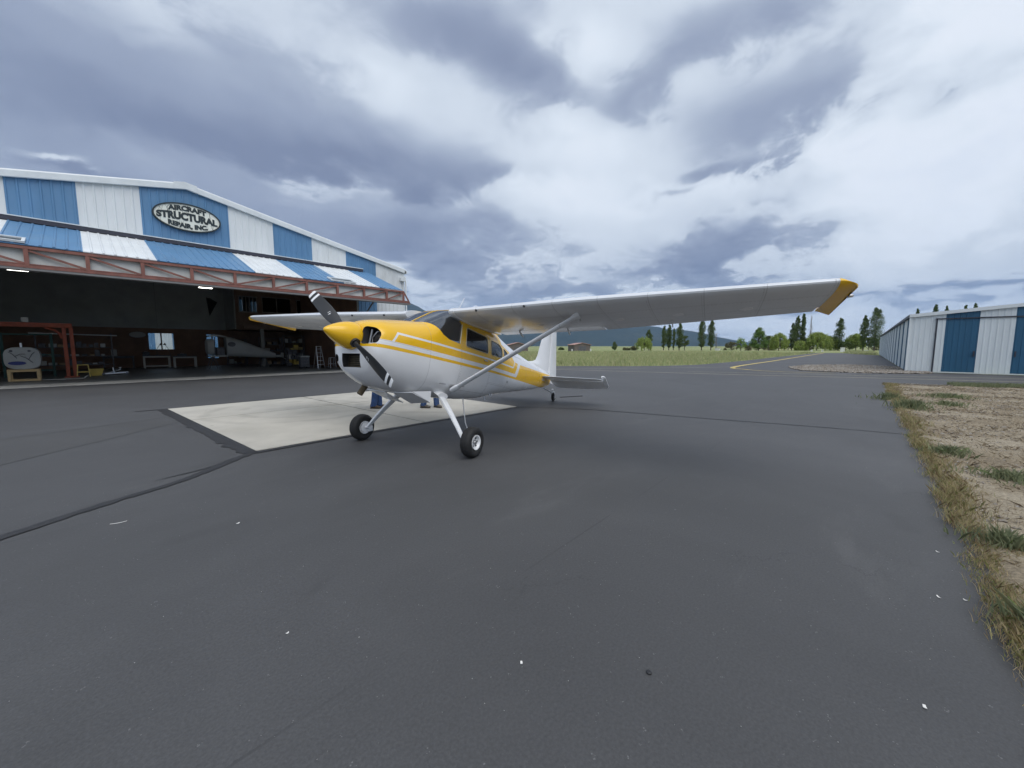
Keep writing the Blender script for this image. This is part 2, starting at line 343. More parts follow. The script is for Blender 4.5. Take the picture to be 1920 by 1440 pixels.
def ribbon(pts, widths, z, jit=0.0, n=14):
    """a flat band of varying width along a smooth line"""
    pts = [Vector((*p, 0)) for p in pts]; P2 = []; W2 = []
    for i in range(len(pts) - 1):
        p0, p1, p2, p3 = pts[max(i - 1, 0)], pts[i], pts[i + 1], pts[min(i + 2, len(pts) - 1)]
        for k in range(n):
            s = k / n; P2.append(0.5 * ((2 * p1) + (p2 - p0) * s + (2 * p0 - 5 * p1 + 4 * p2 - p3) * s * s + (3 * p1 - p0 - 3 * p2 + p3) * s ** 3)); W2.append(widths[i] * (1 - s) + widths[i + 1] * s)
    P2.append(pts[-1]); W2.append(widths[-1]); vs = []
    for i, p in enumerate(P2):
        d = (P2[min(i + 1, len(P2) - 1)] - P2[max(i - 1, 0)]).normalized(); nrm = Vector((-d.y, d.x, 0))
        for sgn in (-1, 1):
            w = W2[i] / 2 * (1 + jit * (noise.noise(Vector((i * 0.37, sgn * 5.0, 1.0))))); vs.append(tuple(p + nrm * (sgn * w))[:2] + (z,))
    return MB().add(vs, [(2 * i, 2 * i + 1, 2 * i + 3, 2 * i + 2) for i in range(len(P2) - 1)])
structure('crack_sealant', ribbon([(-3.4, 3.2), (-1.6, 4.55), (-0.62, 5.23), (0.0, 5.6), (0.57, 5.88), (0.97, 6.20), (1.25, 6.48), (1.56, 6.70)], [.13, .13, .12, .11, .10, .12, .14, .10], 0.008, 0.5), TAR)
structure('crack_sealant', ribbon([(1.52, 6.72), (1.46, 7.6), (1.40, 8.6), (1.34, 9.8), (1.26, 11.2), (1.17, 12.6), (1.13, 13.05)], [.20, .26, .22, .26, .24, .24, .16], 0.0095, 0.6), TAR)
structure('crack_sealant', ribbon([(1.58, 6.68), (4.0, 6.68), (5.6, 6.66), (7.56, 6.64)], [.13, .08, .07, .05], 0.0105, 0.5), TAR)
structure('crack_sealant', ribbon([(7.5, 6.67), (8.38, 5.2), (9.05, 2.75), (9.69, 0.46), (9.95, -0.8)], [.05, .06, .045, .04, .03], 0.0075, 0.6), TAR)
structure('crack_sealant', ribbon([(0.62, 13.12), (1.1, 13.06), (4.0, 13.0), (7.4, 12.93)], [.03, .09, .05, .05], 0.0085, 0.5), TAR)
structure('crack_sealant', ribbon([(1.17, 6.42), (0.85, 6.26), (0.6, 6.19), (0.4, 6.15)], [.05, .04, .025, .008], 0.0065, 0.7), TAR)
structure('crack_sealant', ribbon([(-6, 9.9), (-1.16, 10.83), (0.85, 11.52), (1.2, 11.51)], [.012, .012, .016, .02], 0.0068, 0.7), TAR)
structure('taxiway_line', ribbon([(19.0, 22.5), (21.6, 15.3), (24.42, 5.33), (26.5, -0.44), (28.05, -5.32), (31, -14)], [.17] * 6, 0.010, 0.2), PALE_LINE)
structure('taxiway_line', ribbon([(25.4, 8.2), (25.84, 6.75), (27.32, 3.42), (28.41, -0.46), (29.9, -3.66), (30.6, -5.8), (32.4, -11)], [.10, .12, .14, .14, .14, .14, .14], 0.0125, 0.2), PALE_LINE)
structure('taxiway_line', ribbon([(20.5, 19.5), (22.67, 16.08), (28.52, 10.69), (33.3, 7.5)], [.11] * 4, 0.011, 0.2), PALE_LINE)
structure('taxiway_line', ribbon([(29.6, 1.2), (29.1, 3.9), (30.27, 5.95), (33.55, 7.35), (49.6, 7.28), (76, 7.2), (114, 7.0)], [.12, .16, .22, .36, .32, .34, .36], 0.013, 0.15), YELLOW_LINE)

# soil of the verge beside the apron, the gravel bed in front of the far hangar and the meadow bank
def terrain_patch(poly, z0, amp, step, edge=0.06):
    xs = [p[0] for p in poly]; ys = [p[1] for p in poly]
    X = np.arange(min(xs), max(xs), step); Y = np.arange(min(ys), max(ys), step); mb = MB(); idx = {}
    gx, gy = np.meshgrid(X, Y, indexing='ij'); ins = in_poly(gx.ravel(), gy.ravel(), poly).reshape(gx.shape)
    for i in range(len(X) - 1):
        for j in range(len(Y) - 1):
            if ins[i, j] and ins[i + 1, j] and ins[i, j + 1] and ins[i + 1, j + 1]:
                f = []
                for a, b in ((i, j), (i + 1, j), (i + 1, j + 1), (i, j + 1)):
                    if (a, b) not in idx:
                        idx[(a, b)] = len(mb.v); p = Vector((X[a], Y[b], 0))
                        inner = all(0 <= a + da < len(X) and 0 <= b + db < len(Y) and ins[a + da, b + db] for da in (-1, 0, 1) for db in (-1, 0, 1))
                        h = z0 + amp * (noise.noise(p * 1.3) + 0.6 * noise.noise(p * 4.1) + 0.5 * noise.noise(p * 11.0) + 1.0) if inner else -0.02
                        jx = 0.4 * step * noise.noise(p * 3.7 + Vector((9, 0, 0))); jy = 0.4 * step * noise.noise(p * 3.7)
                        mb.v.append((X[a] + jx, Y[b] + jy, h))
                    f.append(idx[(a, b)])
                mb.f.append(tuple(f)); mb.mi.append(0)
    return mb
VPOLY = [(22.2, -0.68), (16, -0.5), (13.2, -0.62), (10.1, -0.68), (8.2, -0.72), (5.0, -0.70), (3.2, -0.70), (1.2, -0.70), (-3, -0.72), (-3, -12), (14, -30), (30, -30), (25.4, -9), (23.5, -4.5)]
structure('verge', terrain_patch(VPOLY, 0.012, 0.024, 0.11), VERGE, 40)
GPOLY = [(35.4, 4.2), (33.0, 3.7), (31.3, 3.07), (30.7, 1.42), (30.9, -0.49), (31.8, -1.86), (32.8, -3.0), (34.6, -3.0), (34.6, -1.9), (41, -1.95), (42.5, -0.6), (43.0, 1.0), (40, 3.6)]
structure('gravel_bed', terrain_patch(GPOLY, 0.02, 0.03, 0.25), GRAVEL, 40)

# mountains far away across the valley
MOUNT = field_material('mountain_forest', [(0.35, (0.022, 0.036, 0.032)), (0.55, (0.035, 0.048, 0.038)), (0.7, (0.06, 0.066, 0.05))], 0.0012, 6.0)
def mountain(name, az0, az1, dist, prof, depth, snow=None, seed=0.0):
    """a ridge along an arc round the camera; prof(a) gives the crest's elevation angle in degrees"""
    mb = MB(); na, nd = 150, 22; vs = []
    for i in range(na + 1):
        a = az0 + (az1 - az0) * i / na
        for j in range(nd + 1):
            k = j / nd; r = dist + depth * (k - 0.45)
            x, y = r * math.cos(R(a)), r * math.sin(R(a))
            crest = math.tan(R(prof(a))) * dist
            shape = max(0.0, 1 - abs(k - 0.45) / (0.45 if k < 0.45 else 0.55)) ** 1.15
            rough_ = noise.fractal(Vector((x / 900, y / 900, seed)), 1.0, 2.1, 6)
            vs.append((x, y, -8 + crest * shape * (1 + 0.13 * rough_) + crest * 0.05 * rough_ * shape))
    fs = [(i * (nd + 1) + j, (i + 1) * (nd + 1) + j, (i + 1) * (nd + 1) + j + 1, i * (nd + 1) + j + 1) for i in range(na) for j in range(nd)]
    mb.add(vs, fs); m = MOUNT
    if snow:
        m = MOUNT.copy(); m.name = 'snowy_mountain_rock'; tt = m.node_tree; b = shader(m); ps = tt.nodes.new('ShaderNodeNewGeometry').outputs['Position']
        x, y, z = sep(tt, ps); n = fbm(tt, ps, 0.004, 7, 0.68); f = (z / snow + n * 1.1 - 0.55).ss(0.78, 1.02)
        src = b.inputs['Base Color'].links[0].from_socket; tt.links.new(mixc(tt, f, src, (0.80, 0.82, 0.86)), b.inputs['Base Color'])
    return structure(name, mb, m, 60)
def curve(pts):
    xs, ys = zip(*pts)
    def f(a): return float(np.interp(a, xs, ys))
    return f
mountain('mountain', -14, 47, 9000, curve([(-14, .3), (5, .35), (11.3, .55), (14.3, 1.1), (16.6, 1.65), (18.4, 2.0), (20.2, 2.3), (23, 2.9), (28, 3.6), (33, 4.0), (38, 3.6), (43, 2.6), (47, 1.0)]), 5000, seed=3.0)
mountain('mountain', 40, 58, 13500, curve([(40, 2.6), (42.5, 4.2), (44.5, 5.2), (46.4, 5.9), (47.6, 6.35), (48.6, 6.0), (49.8, 6.1), (51.0, 5.7), (53, 4.8), (55, 3.8), (58, 2.0)]), 4200, snow=1250.0, seed=8.0)
mountain('mountain', 47, 110, 9500, curve([(47, 1.0), (49.5, 3.0), (52, 4.3), (54, 5.2), (57, 6.0), (62, 6.4), (70, 6.6), (85, 5.8), (100, 4.6), (110, 2.0)]), 5000, seed=5.0)
# ------------------------------------------------------------------ the repair hangar
WHITE_STEEL = material('white_sheet_steel', (0.70, 0.73, 0.745), 0.42, var=0.06, vscale=1.2, dirt=(0.52, 0.54, 0.54), stretch=(1, 1, 0.25))
BLUE_STEEL = material('blue_sheet_steel', (0.105, 0.235, 0.41), 0.42, var=0.09, vscale=1.2, dirt=(0.13, 0.25, 0.40), stretch=(1, 1, 0.25))
TRIM = material('white_trim_steel', (0.68, 0.72, 0.74), 0.38, var=0.06, vscale=2)
DARK_STEEL = material('dark_flashing', (0.035, 0.037, 0.055), 0.5, var=0.2)
RED_STEEL = material('red_oxide_steel', (0.225, 0.095, 0.075), 0.7, var=0.28, vscale=3.0, dirt=(0.14, 0.06, 0.045))
LINER = material('white_insulation_liner', (0.60, 0.62, 0.60), 0.8, var=0.10, vscale=1.5, dirt=(0.40, 0.40, 0.37))
RUBBER_GREY = material('grey_rubber_seal', (0.20, 0.20, 0.20), 0.8)
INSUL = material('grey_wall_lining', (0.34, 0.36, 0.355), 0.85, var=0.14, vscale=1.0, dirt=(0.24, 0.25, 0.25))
PLY = material('brown_plywood', (0.20, 0.115, 0.075), 0.8, var=0.25, vscale=1.2, dirt=(0.12, 0.075, 0.05))
WOOD_DARK = material('dark_wood', (0.17, 0.11, 0.08), 0.75, var=0.25, vscale=3)
CREAM = material('cream_partition', (0.24, 0.235, 0.215), 0.8, var=0.15, vscale=1)
WIN = glass('window_glass', (0.80, 0.85, 0.87))
DARKWIN = glass('tinted_glass', (0.25, 0.30, 0.33))

def ribbed(x0, x1, zb, zt, y, facing=-1, pitch=0.305, rib=0.028, thick=0.05, phase=0.0):
    """a trapezoid-ribbed sheet standing in the X-Z plane at y; zb, zt are functions of x"""
    xs = [(x0, 0.0)]; k = math.floor((x0 - phase) / pitch)
    while phase + k * pitch < x1:
        c = phase + k * pitch
        for dx, d in ((-0.045, 0), (-0.022, rib), (0.022, rib), (0.045, 0)):
            if x0 + 1e-3 < c + dx < x1 - 1e-3: xs.append((c + dx, d))
        k += 1
    xs.append((x1, 0.0)); mb = MB(); n = len(xs); vs = []
    for x, dd in xs:
        vs += [(x, y + facing * dd, zb(x)), (x, y + facing * dd, zt(x)), (x, y - facing * thick, zb(x)), (x, y - facing * thick, zt(x))]
    fs = []
    for i in range(n - 1):
        a, b = 4 * i, 4 * i + 4
        fs += [(a, b, b + 1, a + 1), (a + 2, a + 3, b + 3, b + 2), (a + 1, b + 1, b + 3, a + 3), (a, a + 2, b + 2, b)]
    fs += [(0, 1, 3, 2), (4 * n - 4, 4 * n - 2, 4 * n - 1, 4 * n - 3)]
    return mb.add(vs, fs)
HV, RIDGE, RZ, SLOPE = 25.7, 3.80, 9.50, 0.196
def rake(x): return RZ - SLOPE * abs(x - RIDGE)
HX0, HX1, HBACK = -8.5, 16.1, 40.0
hangar = thing('repair_hangar', 'large blue and white striped steel hangar with its big door tilted open', 'hangar', (0, 0, 0))
bands = [(-8.5, -5.95, 1), (-5.95, -3.95, 0), (-3.95, -1.86, 1), (-1.86, 0.08, 0), (0.08, 2.09, 1), (2.09, 5.52, 0), (5.52, 7.62, 1), (7.62, 9.72, 0), (9.72, 11.83, 1), (11.83, 13.93, 0), (13.93, 16.1, 1)]
OPEN0, OPEN1, HEAD = -5.0, 12.6, 6.60
def bandmesh(x0, x1, z0):
    if x0 < RIDGE < x1:                     # the ridge band: split so that the top follows both slopes
        mb = ribbed(x0, RIDGE, lambda x: z0, rake, HV); m2 = ribbed(RIDGE, x1, lambda x: z0, rake, HV); mb.add(m2.v, m2.f); return mb
    return ribbed(x0, x1, lambda x: z0, rake, HV)
for x0, x1, wh in bands:
    m = WHITE_STEEL if wh else BLUE_STEEL
    if x1 <= OPEN0 or x0 >= OPEN1: part('wall_panel', bandmesh(x0, x1, 0.0), m, hangar)
    elif x0 < OPEN0:
        part('wall_panel', bandmesh(x0, OPEN0, 0.0), m, hangar); part('wall_panel', bandmesh(OPEN0, x1, HEAD), m, hangar)
    elif x1 > OPEN1:
        part('wall_panel', bandmesh(x0, OPEN1, HEAD), m, hangar); part('wall_panel', bandmesh(OPEN1, x1, 0.0), m, hangar)
    else: part('wall_panel', bandmesh(x0, x1, HEAD), m, hangar)
def raketrim(x0, x1):
    mb = MB(); rings = []
    for x in (x0, x1):
        z = rake(x); rings.append([(x, HV - 0.16, z - 0.10), (x, HV - 0.10, z - 0.12), (x, HV - 0.06, z - 0.02), (x, HV + 0.02, z), (x, HV + 0.02, z + 0.20), (x, HV - 0.12, z + 0.20), (x, HV - 0.16, z + 0.14)])
    return mb.loft(rings)
part('rake_trim', raketrim(HX0 - 0.15, RIDGE - 0.004), TRIM, hangar); part('rake_trim', raketrim(RIDGE + 0.004, HX1 + 0.15), TRIM, hangar)
part('ridge_cap', MB().loft([[(RIDGE - 0.45, HV - 0.19, rake(RIDGE - .45) - .10), (RIDGE, HV - 0.19, RZ - 0.10), (RIDGE + 0.45, HV - 0.19, rake(RIDGE + .45) - .10), (RIDGE + 0.45, HV - 0.19, rake(RIDGE + .45) + .23), (RIDGE, HV - 0.19, RZ + 0.23), (RIDGE - 0.45, HV - 0.19, rake(RIDGE - .45) + .23)],
      [(RIDGE - 0.45, HV - 0.165, rake(RIDGE - .45) - .10), (RIDGE, HV - 0.165, RZ - 0.10), (RIDGE + 0.45, HV - 0.165, rake(RIDGE + .45) - .10), (RIDGE + 0.45, HV - 0.165, rake(RIDGE + .45) + .23), (RIDGE, HV - 0.165, RZ + 0.23), (RIDGE - 0.45, HV - 0.165, rake(RIDGE - .45) + .23)]]), TRIM, hangar)
part('corner_trim', MB().box(HX1 - 0.10, HX1 + 0.045, HV - 0.05, HV + 0.1, 0, rake(HX1) - 0.03), TRIM, hangar)
part('downpipe', MB().tube([(HX1 + 0.12, HV - 0.12, 0.02), (HX1 + 0.12, HV - 0.12, 6.4), (HX1 + 0.12, HV - 0.02, 6.75)], 0.055, 8), TRIM, hangar, 40)
part('gutter', MB().box(HX1 + 0.06, HX1 + 0.24, HV - 0.16, HBACK, rake(HX1) - 0.12, rake(HX1) + 0.05), TRIM, hangar)
part('wall_lamp', MB().bevbox(HX1 - 0.35, HX1 + 0.0, HV - 0.28, HV - 0.06, 6.35, 6.62, 0.02), TRIM, hangar)
# side, roof, interior
for nm, mb, m in (('side_wall', MB().box(HX1 - 0.06, HX1, HV + 0.1, HBACK, 0, rake(HX1)), WHITE_STEEL), ('side_wall', MB().box(HX0, HX0 + 0.06, HV + 0.1, HBACK, 0, rake(HX0)), WHITE_STEEL)):
    part(nm, mb, m, hangar)
for sx in (-1, 1):
    xe = HX1 + 0.1 if sx > 0 else HX0 - 0.1; mb = MB()
    mb.add([(RIDGE, HV + 0.03, RZ + 0.02), (xe, HV + 0.03, rake(xe) + 0.02), (xe, HBACK + 0.2, rake(xe) + 0.02), (RIDGE, HBACK + 0.2, RZ + 0.02), (RIDGE, HV + 0.03, RZ + 0.16), (xe, HV + 0.03, rake(xe) + 0.16), (xe, HBACK + 0.2, rake(xe) + 0.16), (RIDGE, HBACK + 0.2, RZ + 0.16)],
           [(0, 1, 2, 3), (7, 6, 5, 4), (0, 4, 5, 1), (1, 5, 6, 2), (2, 6, 7, 3), (3, 7, 4, 0)]); part('roof', mb, TRIM, hangar)
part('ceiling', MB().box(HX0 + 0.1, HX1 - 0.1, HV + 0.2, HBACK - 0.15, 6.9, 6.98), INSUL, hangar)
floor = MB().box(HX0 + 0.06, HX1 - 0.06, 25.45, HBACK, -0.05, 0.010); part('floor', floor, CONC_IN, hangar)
for k in range(7):                                            # pale concrete apron strip in front of the door, in bays
    a = HX0 + 0.3 + k * 3.5; part('threshold_slab', MB().box(a, a + 3.49, 23.75, 25.44, -0.05, 0.014), CONC_STRIP, hangar)
# back wall with three window openings; grey lining above, brown boards below
def wall_holes(x0, x1, z0, z1, y0, y1, holes):
    mb = MB(); xs = sorted({x0, x1, *[h[0] for h in holes], *[h[1] for h in holes]}); zs = sorted({z0, z1, *[h[2] for h in holes], *[h[3] for h in holes]})
    for i in range(len(xs) - 1):
        for j in range(len(zs) - 1):
            cx, cz = (xs[i] + xs[i + 1]) / 2, (zs[j] + zs[j + 1]) / 2
            if not any(h[0] < cx < h[1] and h[2] < cz < h[3] for h in holes): mb.box(xs[i], xs[i + 1], y0, y1, zs[j], zs[j + 1])
    return mb
BW = [(3.02, 4.46, 1.36, 2.58), (6.50, 7.25, 0.62, 2.55)]
part('back_wall', wall_holes(HX0 + 0.06, 8.0, 0.01, 2.95, HBACK - 0.12, HBACK, BW), PLY, hangar)
part('back_wall', wall_holes(8.0, HX1 - 0.06, 0.01, 6.9, HBACK - 0.12, HBACK, [(8.55, 9.2, 4.6, 5.6), (9.75, 10.55, 4.55, 5.5)]), WOOD_DARK, hangar)
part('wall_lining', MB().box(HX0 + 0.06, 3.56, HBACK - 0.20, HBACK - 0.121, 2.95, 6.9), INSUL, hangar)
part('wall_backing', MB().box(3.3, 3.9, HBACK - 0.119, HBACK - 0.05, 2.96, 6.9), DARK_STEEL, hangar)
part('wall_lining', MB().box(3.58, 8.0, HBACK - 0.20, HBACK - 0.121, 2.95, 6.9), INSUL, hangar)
for (a, b, c, d_) in BW:
    w = part('window', MB().box(a - 0.05, b + 0.05, HBACK - 0.17, HBACK - 0.122, c - 0.07, c).box(a - 0.05, b + 0.05, HBACK - 0.17, HBACK - 0.122, d_, d_ + 0.07).box(a - 0.06, a, HBACK - 0.17, HBACK - 0.122, c, d_).box(b, b + 0.06, HBACK - 0.17, HBACK - 0.122, c, d_).box((a + b) / 2 - 0.035, (a + b) / 2 + 0.035, HBACK - 0.165, HBACK - 0.02, c, d_), WOOD_DARK, hangar)
    for x0, x1 in ((a, (a + b) / 2 - 0.035), ((a + b) / 2 + 0.035, b)): part('pane', MB().box(x0, x1, HBACK - 0.07, HBACK - 0.06, c, d_), WIN, w)
# upstairs office across the right back corner, with windows
OV = 36.6
part('office_wall', wall_holes(7.9, 14.2, 3.05, 6.9, OV, OV + 0.1, [(8.15, 9.35, 4.35, 5.5), (9.75, 11.85, 4.4, 5.55), (12.35, 13.5, 4.3, 5.5)]), WOOD_DARK, hangar)
part('office_floor', MB().box(7.9, 14.2, OV, HBACK - 0.13, 2.90, 3.04), WOOD_DARK, hangar)
part('office_wall', MB().box(7.82, 7.9, OV + 0.11, HBACK - 0.21, 2.95, 6.9), INSUL, hangar)
for (a, b, c, d_, nn) in ((8.15, 9.35, 4.35, 5.5, 5), (9.75, 11.85, 4.4, 5.55, 2), (12.35, 13.5, 4.3, 5.5, 2)):
    w = part('window', MB().box(a - 0.06, b + 0.06, OV - 0.05, OV - 0.002, c - 0.08, c), CREAM, hangar); part('lintel', MB().box(a - 0.06, b + 0.06, OV - 0.05, OV - 0.002, d_, d_ + 0.06), CREAM, w)
    for k in range(nn):
        x0 = a + (b - a) * k / nn; x1 = a + (b - a) * (k + 1) / nn
        part('mullion', MB().box(x0 - 0.025, x0 + 0.025, OV - 0.04, OV - 0.003, c, d_), CREAM, w); part('pane', MB().box(x0 + 0.03, x1 - 0.03, OV + 0.04, OV + 0.05, c, d_), DARKWIN, w)
part('inner_wall', MB().box(12.7, HX1 - 0.1, 27.2, 27.3, 0.01, 6.88), INSUL, hangar)
part('inner_wall', MB().box(12.62, 12.69, 25.8, 36.5, 0.01, 6.88), PLY, hangar)
part('column', MB().box(9.0, 9.22, 34.6, 34.82, 0.01, 3.0), CREAM, hangar); part('beam', MB().box(7.9, 12.6, 34.55, 34.85, 2.92, 3.2), WOOD_DARK, hangar)
part('door_post', MB().box(OPEN1 + 0.0, OPEN1 + 0.10, HV + 0.06, HV + 0.30, 0, HEAD), TRIM, hangar); part('door_post', MB().box(OPEN0 - 0.10, OPEN0, HV + 0.06, HV + 0.30, 0, HEAD), TRIM, hangar)
part('door_header', MB().box(OPEN0 - 0.5, OPEN1 + 0.3, HV - 0.20, HV - 0.035, HEAD + 0.02, HEAD + 0.19), DARK_STEEL, hangar)
part('header_flashing', MB().box(OPEN0 - 0.5, OPEN1 + 0.3, HV - 0.215, HV - 0.03, HEAD + 0.195, HEAD + 0.235), TRIM, hangar)
# the tilted door: striped skin on top, truss along its outer edge
DY0, DZ0, DY1, DZ1 = HV - 0.14, 6.60, 21.42, 5.06
door = part('hangar_door', MB().box(-5.75, 13.35, DY1 + 0.10, DY1 + 0.13, 4.36, 5.0), LINER, hangar, label='tilted open hangar door with striped skin and red truss')
dvec = Vector((0, DY1 - DY0, DZ1 - DZ0)); dl = dvec.length; ang = math.atan2(DZ1 - DZ0, DY1 - DY0)
def slope_panel(x0, x1):
    mb = ribbed(x0, x1, lambda x: 0.0, lambda x: dl, 0.0, facing=1, thick=0.03)
    v = []
    for (x, y, z) in mb.v:
        q = Vector((0, DY0, DZ0)) + dvec.normalized() * z + Vector((0, -dvec.normalized().z, dvec.normalized().y)) * (-y); v.append((x, q.y, q.z))
    mb.v = v; return mb
for x0, x1, wh in bands:
    a, b = max(x0, -5.75), min(x1, 13.35)
    if b > a + 0.05: part('door_panel', slope_panel(a, b), WHITE_STEEL if wh else BLUE_STEEL, door)
part('door_lining', MB().add([(-5.7, DY0 - 0.1, DZ0 - 0.35), (13.3, DY0 - 0.1, DZ0 - 0.35), (13.3, DY1 + 0.14, 4.42), (-5.7, DY1 + 0.14, 4.42), (-5.7, DY0 - 0.1, DZ0 - 0.31), (13.3, DY0 - 0.1, DZ0 - 0.31), (13.3, DY1 + 0.14, 4.46), (-5.7, DY1 + 0.14, 4.46)],
     [(0, 1, 2, 3), (7, 6, 5, 4), (0, 4, 5, 1), (1, 5, 6, 2), (2, 6, 7, 3), (3, 7, 4, 0)]), LINER, door)
TV = DY1 - 0.02
part('truss_chord', MB().box(-5.75, 13.42, TV - 0.05, TV + 0.05, 4.90, 5.00), RED_STEEL, door); part('truss_chord', MB().box(-5.75, 13.80, TV - 0.07, TV + 0.07, 4.27, 4.37), RED_STEEL, door)
part('truss_chord', MB().box(-5.75, 13.80, TV - 0.02, TV + 0.10, 4.385, 4.42), RED_STEEL, door)
part('door_seal', MB().box(-5.75, 13.85, TV - 0.06, TV + 0.30, 4.19, 4.265), RUBBER_GREY, door)
posts = [-5.65, -4.2, -2.72, -1.25, 0.17, 1.64, 3.16, 4.69, 6.24, 7.75, 9.32, 10.83, 12.25, 13.38]
for i, x in enumerate(posts):
    part('truss_post', MB().box(x - 0.055, x + 0.055, TV - 0.045, TV + 0.045, 4.375, 4.895), RED_STEEL, door)
    if i < len(posts) - 1:
        a, b = posts[i] + 0.06, posts[i + 1] - 0.06; zz_ = (4.86, 4.42) if posts[i] < 4.6 else (4.42, 4.86)
        part('truss_brace', MB().bar((a, TV, zz_[0]), (b, TV, zz_[1]), 0.05, 0.07), RED_STEEL, door)
part('truss_brace', MB().bar((13.42, TV, 4.93), (13.78, TV, 4.36), 0.06, 0.07), RED_STEEL, door)
for x0, x1 in ((-2.35, -1.25), (9.05, 10.4)):                # two small windows let into the door skin near its lower edge
    wmb = MB(); nrm = Vector((0, -dvec.normalized().z, dvec.normalized().y)) * -1.0; nrm = -nrm if nrm.z < 0 else nrm; e = dvec.normalized()
    def sp(x, l, h): q = Vector((x, DY0, DZ0)) + e * l + nrm * h; return q
    for (xa, xb, la, lb) in ((x0, x1, dl - 0.12, dl - 0.04), (x0, x1, dl - 0.72, dl - 0.64), (x0, x0 + 0.08, dl - 0.64, dl - 0.12), (x1 - 0.08, x1, dl - 0.64, dl - 0.12)):
        q = [sp(xa, la, .03), sp(xb, la, .03), sp(xb, lb, .03), sp(xa, lb, .03), sp(xa, la, .10), sp(xb, la, .10), sp(xb, lb, .10), sp(xa, lb, .10)]
        wmb.add(q, [(3, 2, 1, 0), (4, 5, 6, 7), (0, 1, 5, 4), (1, 2, 6, 5), (2, 3, 7, 6), (3, 0, 4, 7)])
    part('door_window', wmb, TRIM, door)
    q = [sp(x0 + .08, dl - .64, .045), sp(x1 - .08, dl - .64, .045), sp(x1 - .08, dl - .12, .045), sp(x0 + .08, dl - .12, .045)]; q2 = [p + nrm * 0.01 for p in q]
    part('pane', MB().add(q + q2, [(3, 2, 1, 0), (4, 5, 6, 7), (0, 1, 5, 4), (1, 2, 6, 5), (2, 3, 7, 6), (3, 0, 4, 7)]), DARKWIN, door)
for xx in (-5.2, 12.75):                                      # hydraulic rams that hold the door open
    part('door_ram', MB().tube([(xx, HV - 0.05, 3.4), (xx, DY1 + 1.6, 5.1)], 0.05, 8), RUBBER_GREY, door, 40)

# ---- the oval sign on the gable
SIGN_DARK = material('sign_dark_green', (0.018, 0.030, 0.036), 0.6, var=0.2)
SIGN_FACE = material('sign_cream_board', (0.78, 0.79, 0.71), 0.6, var=0.05, vscale=4)
sign = thing('sign', 'oval cream sign with dark lettering for aircraft repair on the blue gable panel', 'sign', (3.80, HV - 0.05, 8.02))
A_, B_ = 1.30, 0.64
def ellipse(a, b, y0, y1, n=64): return MB().prism([(a * math.cos(2 * math.pi * k / n), b * math.sin(2 * math.pi * k / n)) for k in range(n)], y0, y1)
part('board', ellipse(A_, B_, -0.075, -0.0), SIGN_FACE, sign)
ring = MB()
n = 64
for k in range(n):
    a0, a1 = 2 * math.pi * k / n, 2 * math.pi * (k + 1) / n
    o0, o1 = [((A_ + .035) * math.cos(a), (B_ + .035) * math.sin(a)) for a in (a0, a1)]; i0, i1 = [((A_ - .025) * math.cos(a), (B_ - .025) * math.sin(a)) for a in (a0, a1)]
    ring.add([(p[0], y, p[1]) for y in (-0.115, -0.0) for p in (o0, o1, i1, i0)], [(0, 1, 2, 3), (7, 6, 5, 4), (0, 4, 5, 1), (2, 6, 7, 3)])
part('border', ring, SIGN_DARK, sign)
def text_mesh(s, size, bold=0.0, ext=0.008, shear=0.0, space=1.0):
    cu = bpy.data.curves.new('lettering', 'FONT'); cu.body = s; cu.size = size; cu.offset = bold; cu.extrude = ext; cu.align_x = 'CENTER'; cu.align_y = 'CENTER'; cu.shear = shear; cu.space_character = space; cu.resolution_u = 4
    o = bpy.data.objects.new('lettering', cu); COL.objects.link(o); dg = bpy.context.evaluated_depsgraph_get()
    me = bpy.data.meshes.new_from_object(o.evaluated_get(dg)); bpy.data.objects.remove(o); bpy.data.curves.remove(cu); return me
def lettering(name, s, size, parent, mat, warp, bold=0.0, ext=0.008, shear=0.0, space=1.0, wide=None):
    me = text_mesh(s, size, bold, ext, shear, space); co = np.zeros(len(me.vertices) * 3); me.vertices.foreach_get('co', co); co = co.reshape(-1, 3)
    if wide: co[:, 0] *= wide / (co[:, 0].max() - co[:, 0].min())
    co[:, 0] -= (co[:, 0].max() + co[:, 0].min()) / 2
    me.vertices.foreach_set('co', np.array([warp(*p) for p in co]).ravel()); me.update(); me.materials.clear(); me.materials.append(mat)
    return link(name, me, parent)
def arch(zc, bend, taper=0.0):
    def f(x, y, z): return (x, -0.085 - z, zc + y * (1 + taper * (x / 1.2) ** 2) + bend * (1 - (x / 1.0) ** 2))
    return f
lettering('lettering', 'AIRCRAFT', 0.31, sign, SIGN_DARK, arch(0.265, 0.15), 0.019, wide=1.50)
lettering('lettering', 'STRUCTURAL', 0.48, sign, SIGN_DARK, arch(-0.035, 0.05, -0.22), 0.030, wide=2.38)
lettering('lettering', 'REPAIR, INC.', 0.29, sign, SIGN_DARK, arch(-0.29, -0.13), 0.018, wide=1.56)
# serifs under and over the middle word
veins = MB(); rv = random.Random(4)
for k in range(26):                                           # thin dark joints like crazed glass
    x = rv.uniform(-1.15, 1.15); zlim = (B_ - 0.04) * math.sqrt(max(0, 1 - (x / (A_ - 0.03)) ** 2)); up = rv.random() < 0.5
    z0 = 0.16 if up else -0.2; z1 = zlim if up else -zlim
    if abs(z1) > abs(z0): 
        xm = x + rv.uniform(-.05, .05); veins.bar((x, -0.077, z0), (xm, -0.077, (z0 + z1) / 2), 0.008, 0.004, (0, 1, 0)); veins.bar((xm, -0.077, (z0 + z1) / 2), (x + rv.uniform(-.1, .1), -0.077, z1), 0.008, 0.004, (0, 1, 0))
part('joint_lines', veins, SIGN_DARK, sign)['kind'] = 'stuff'

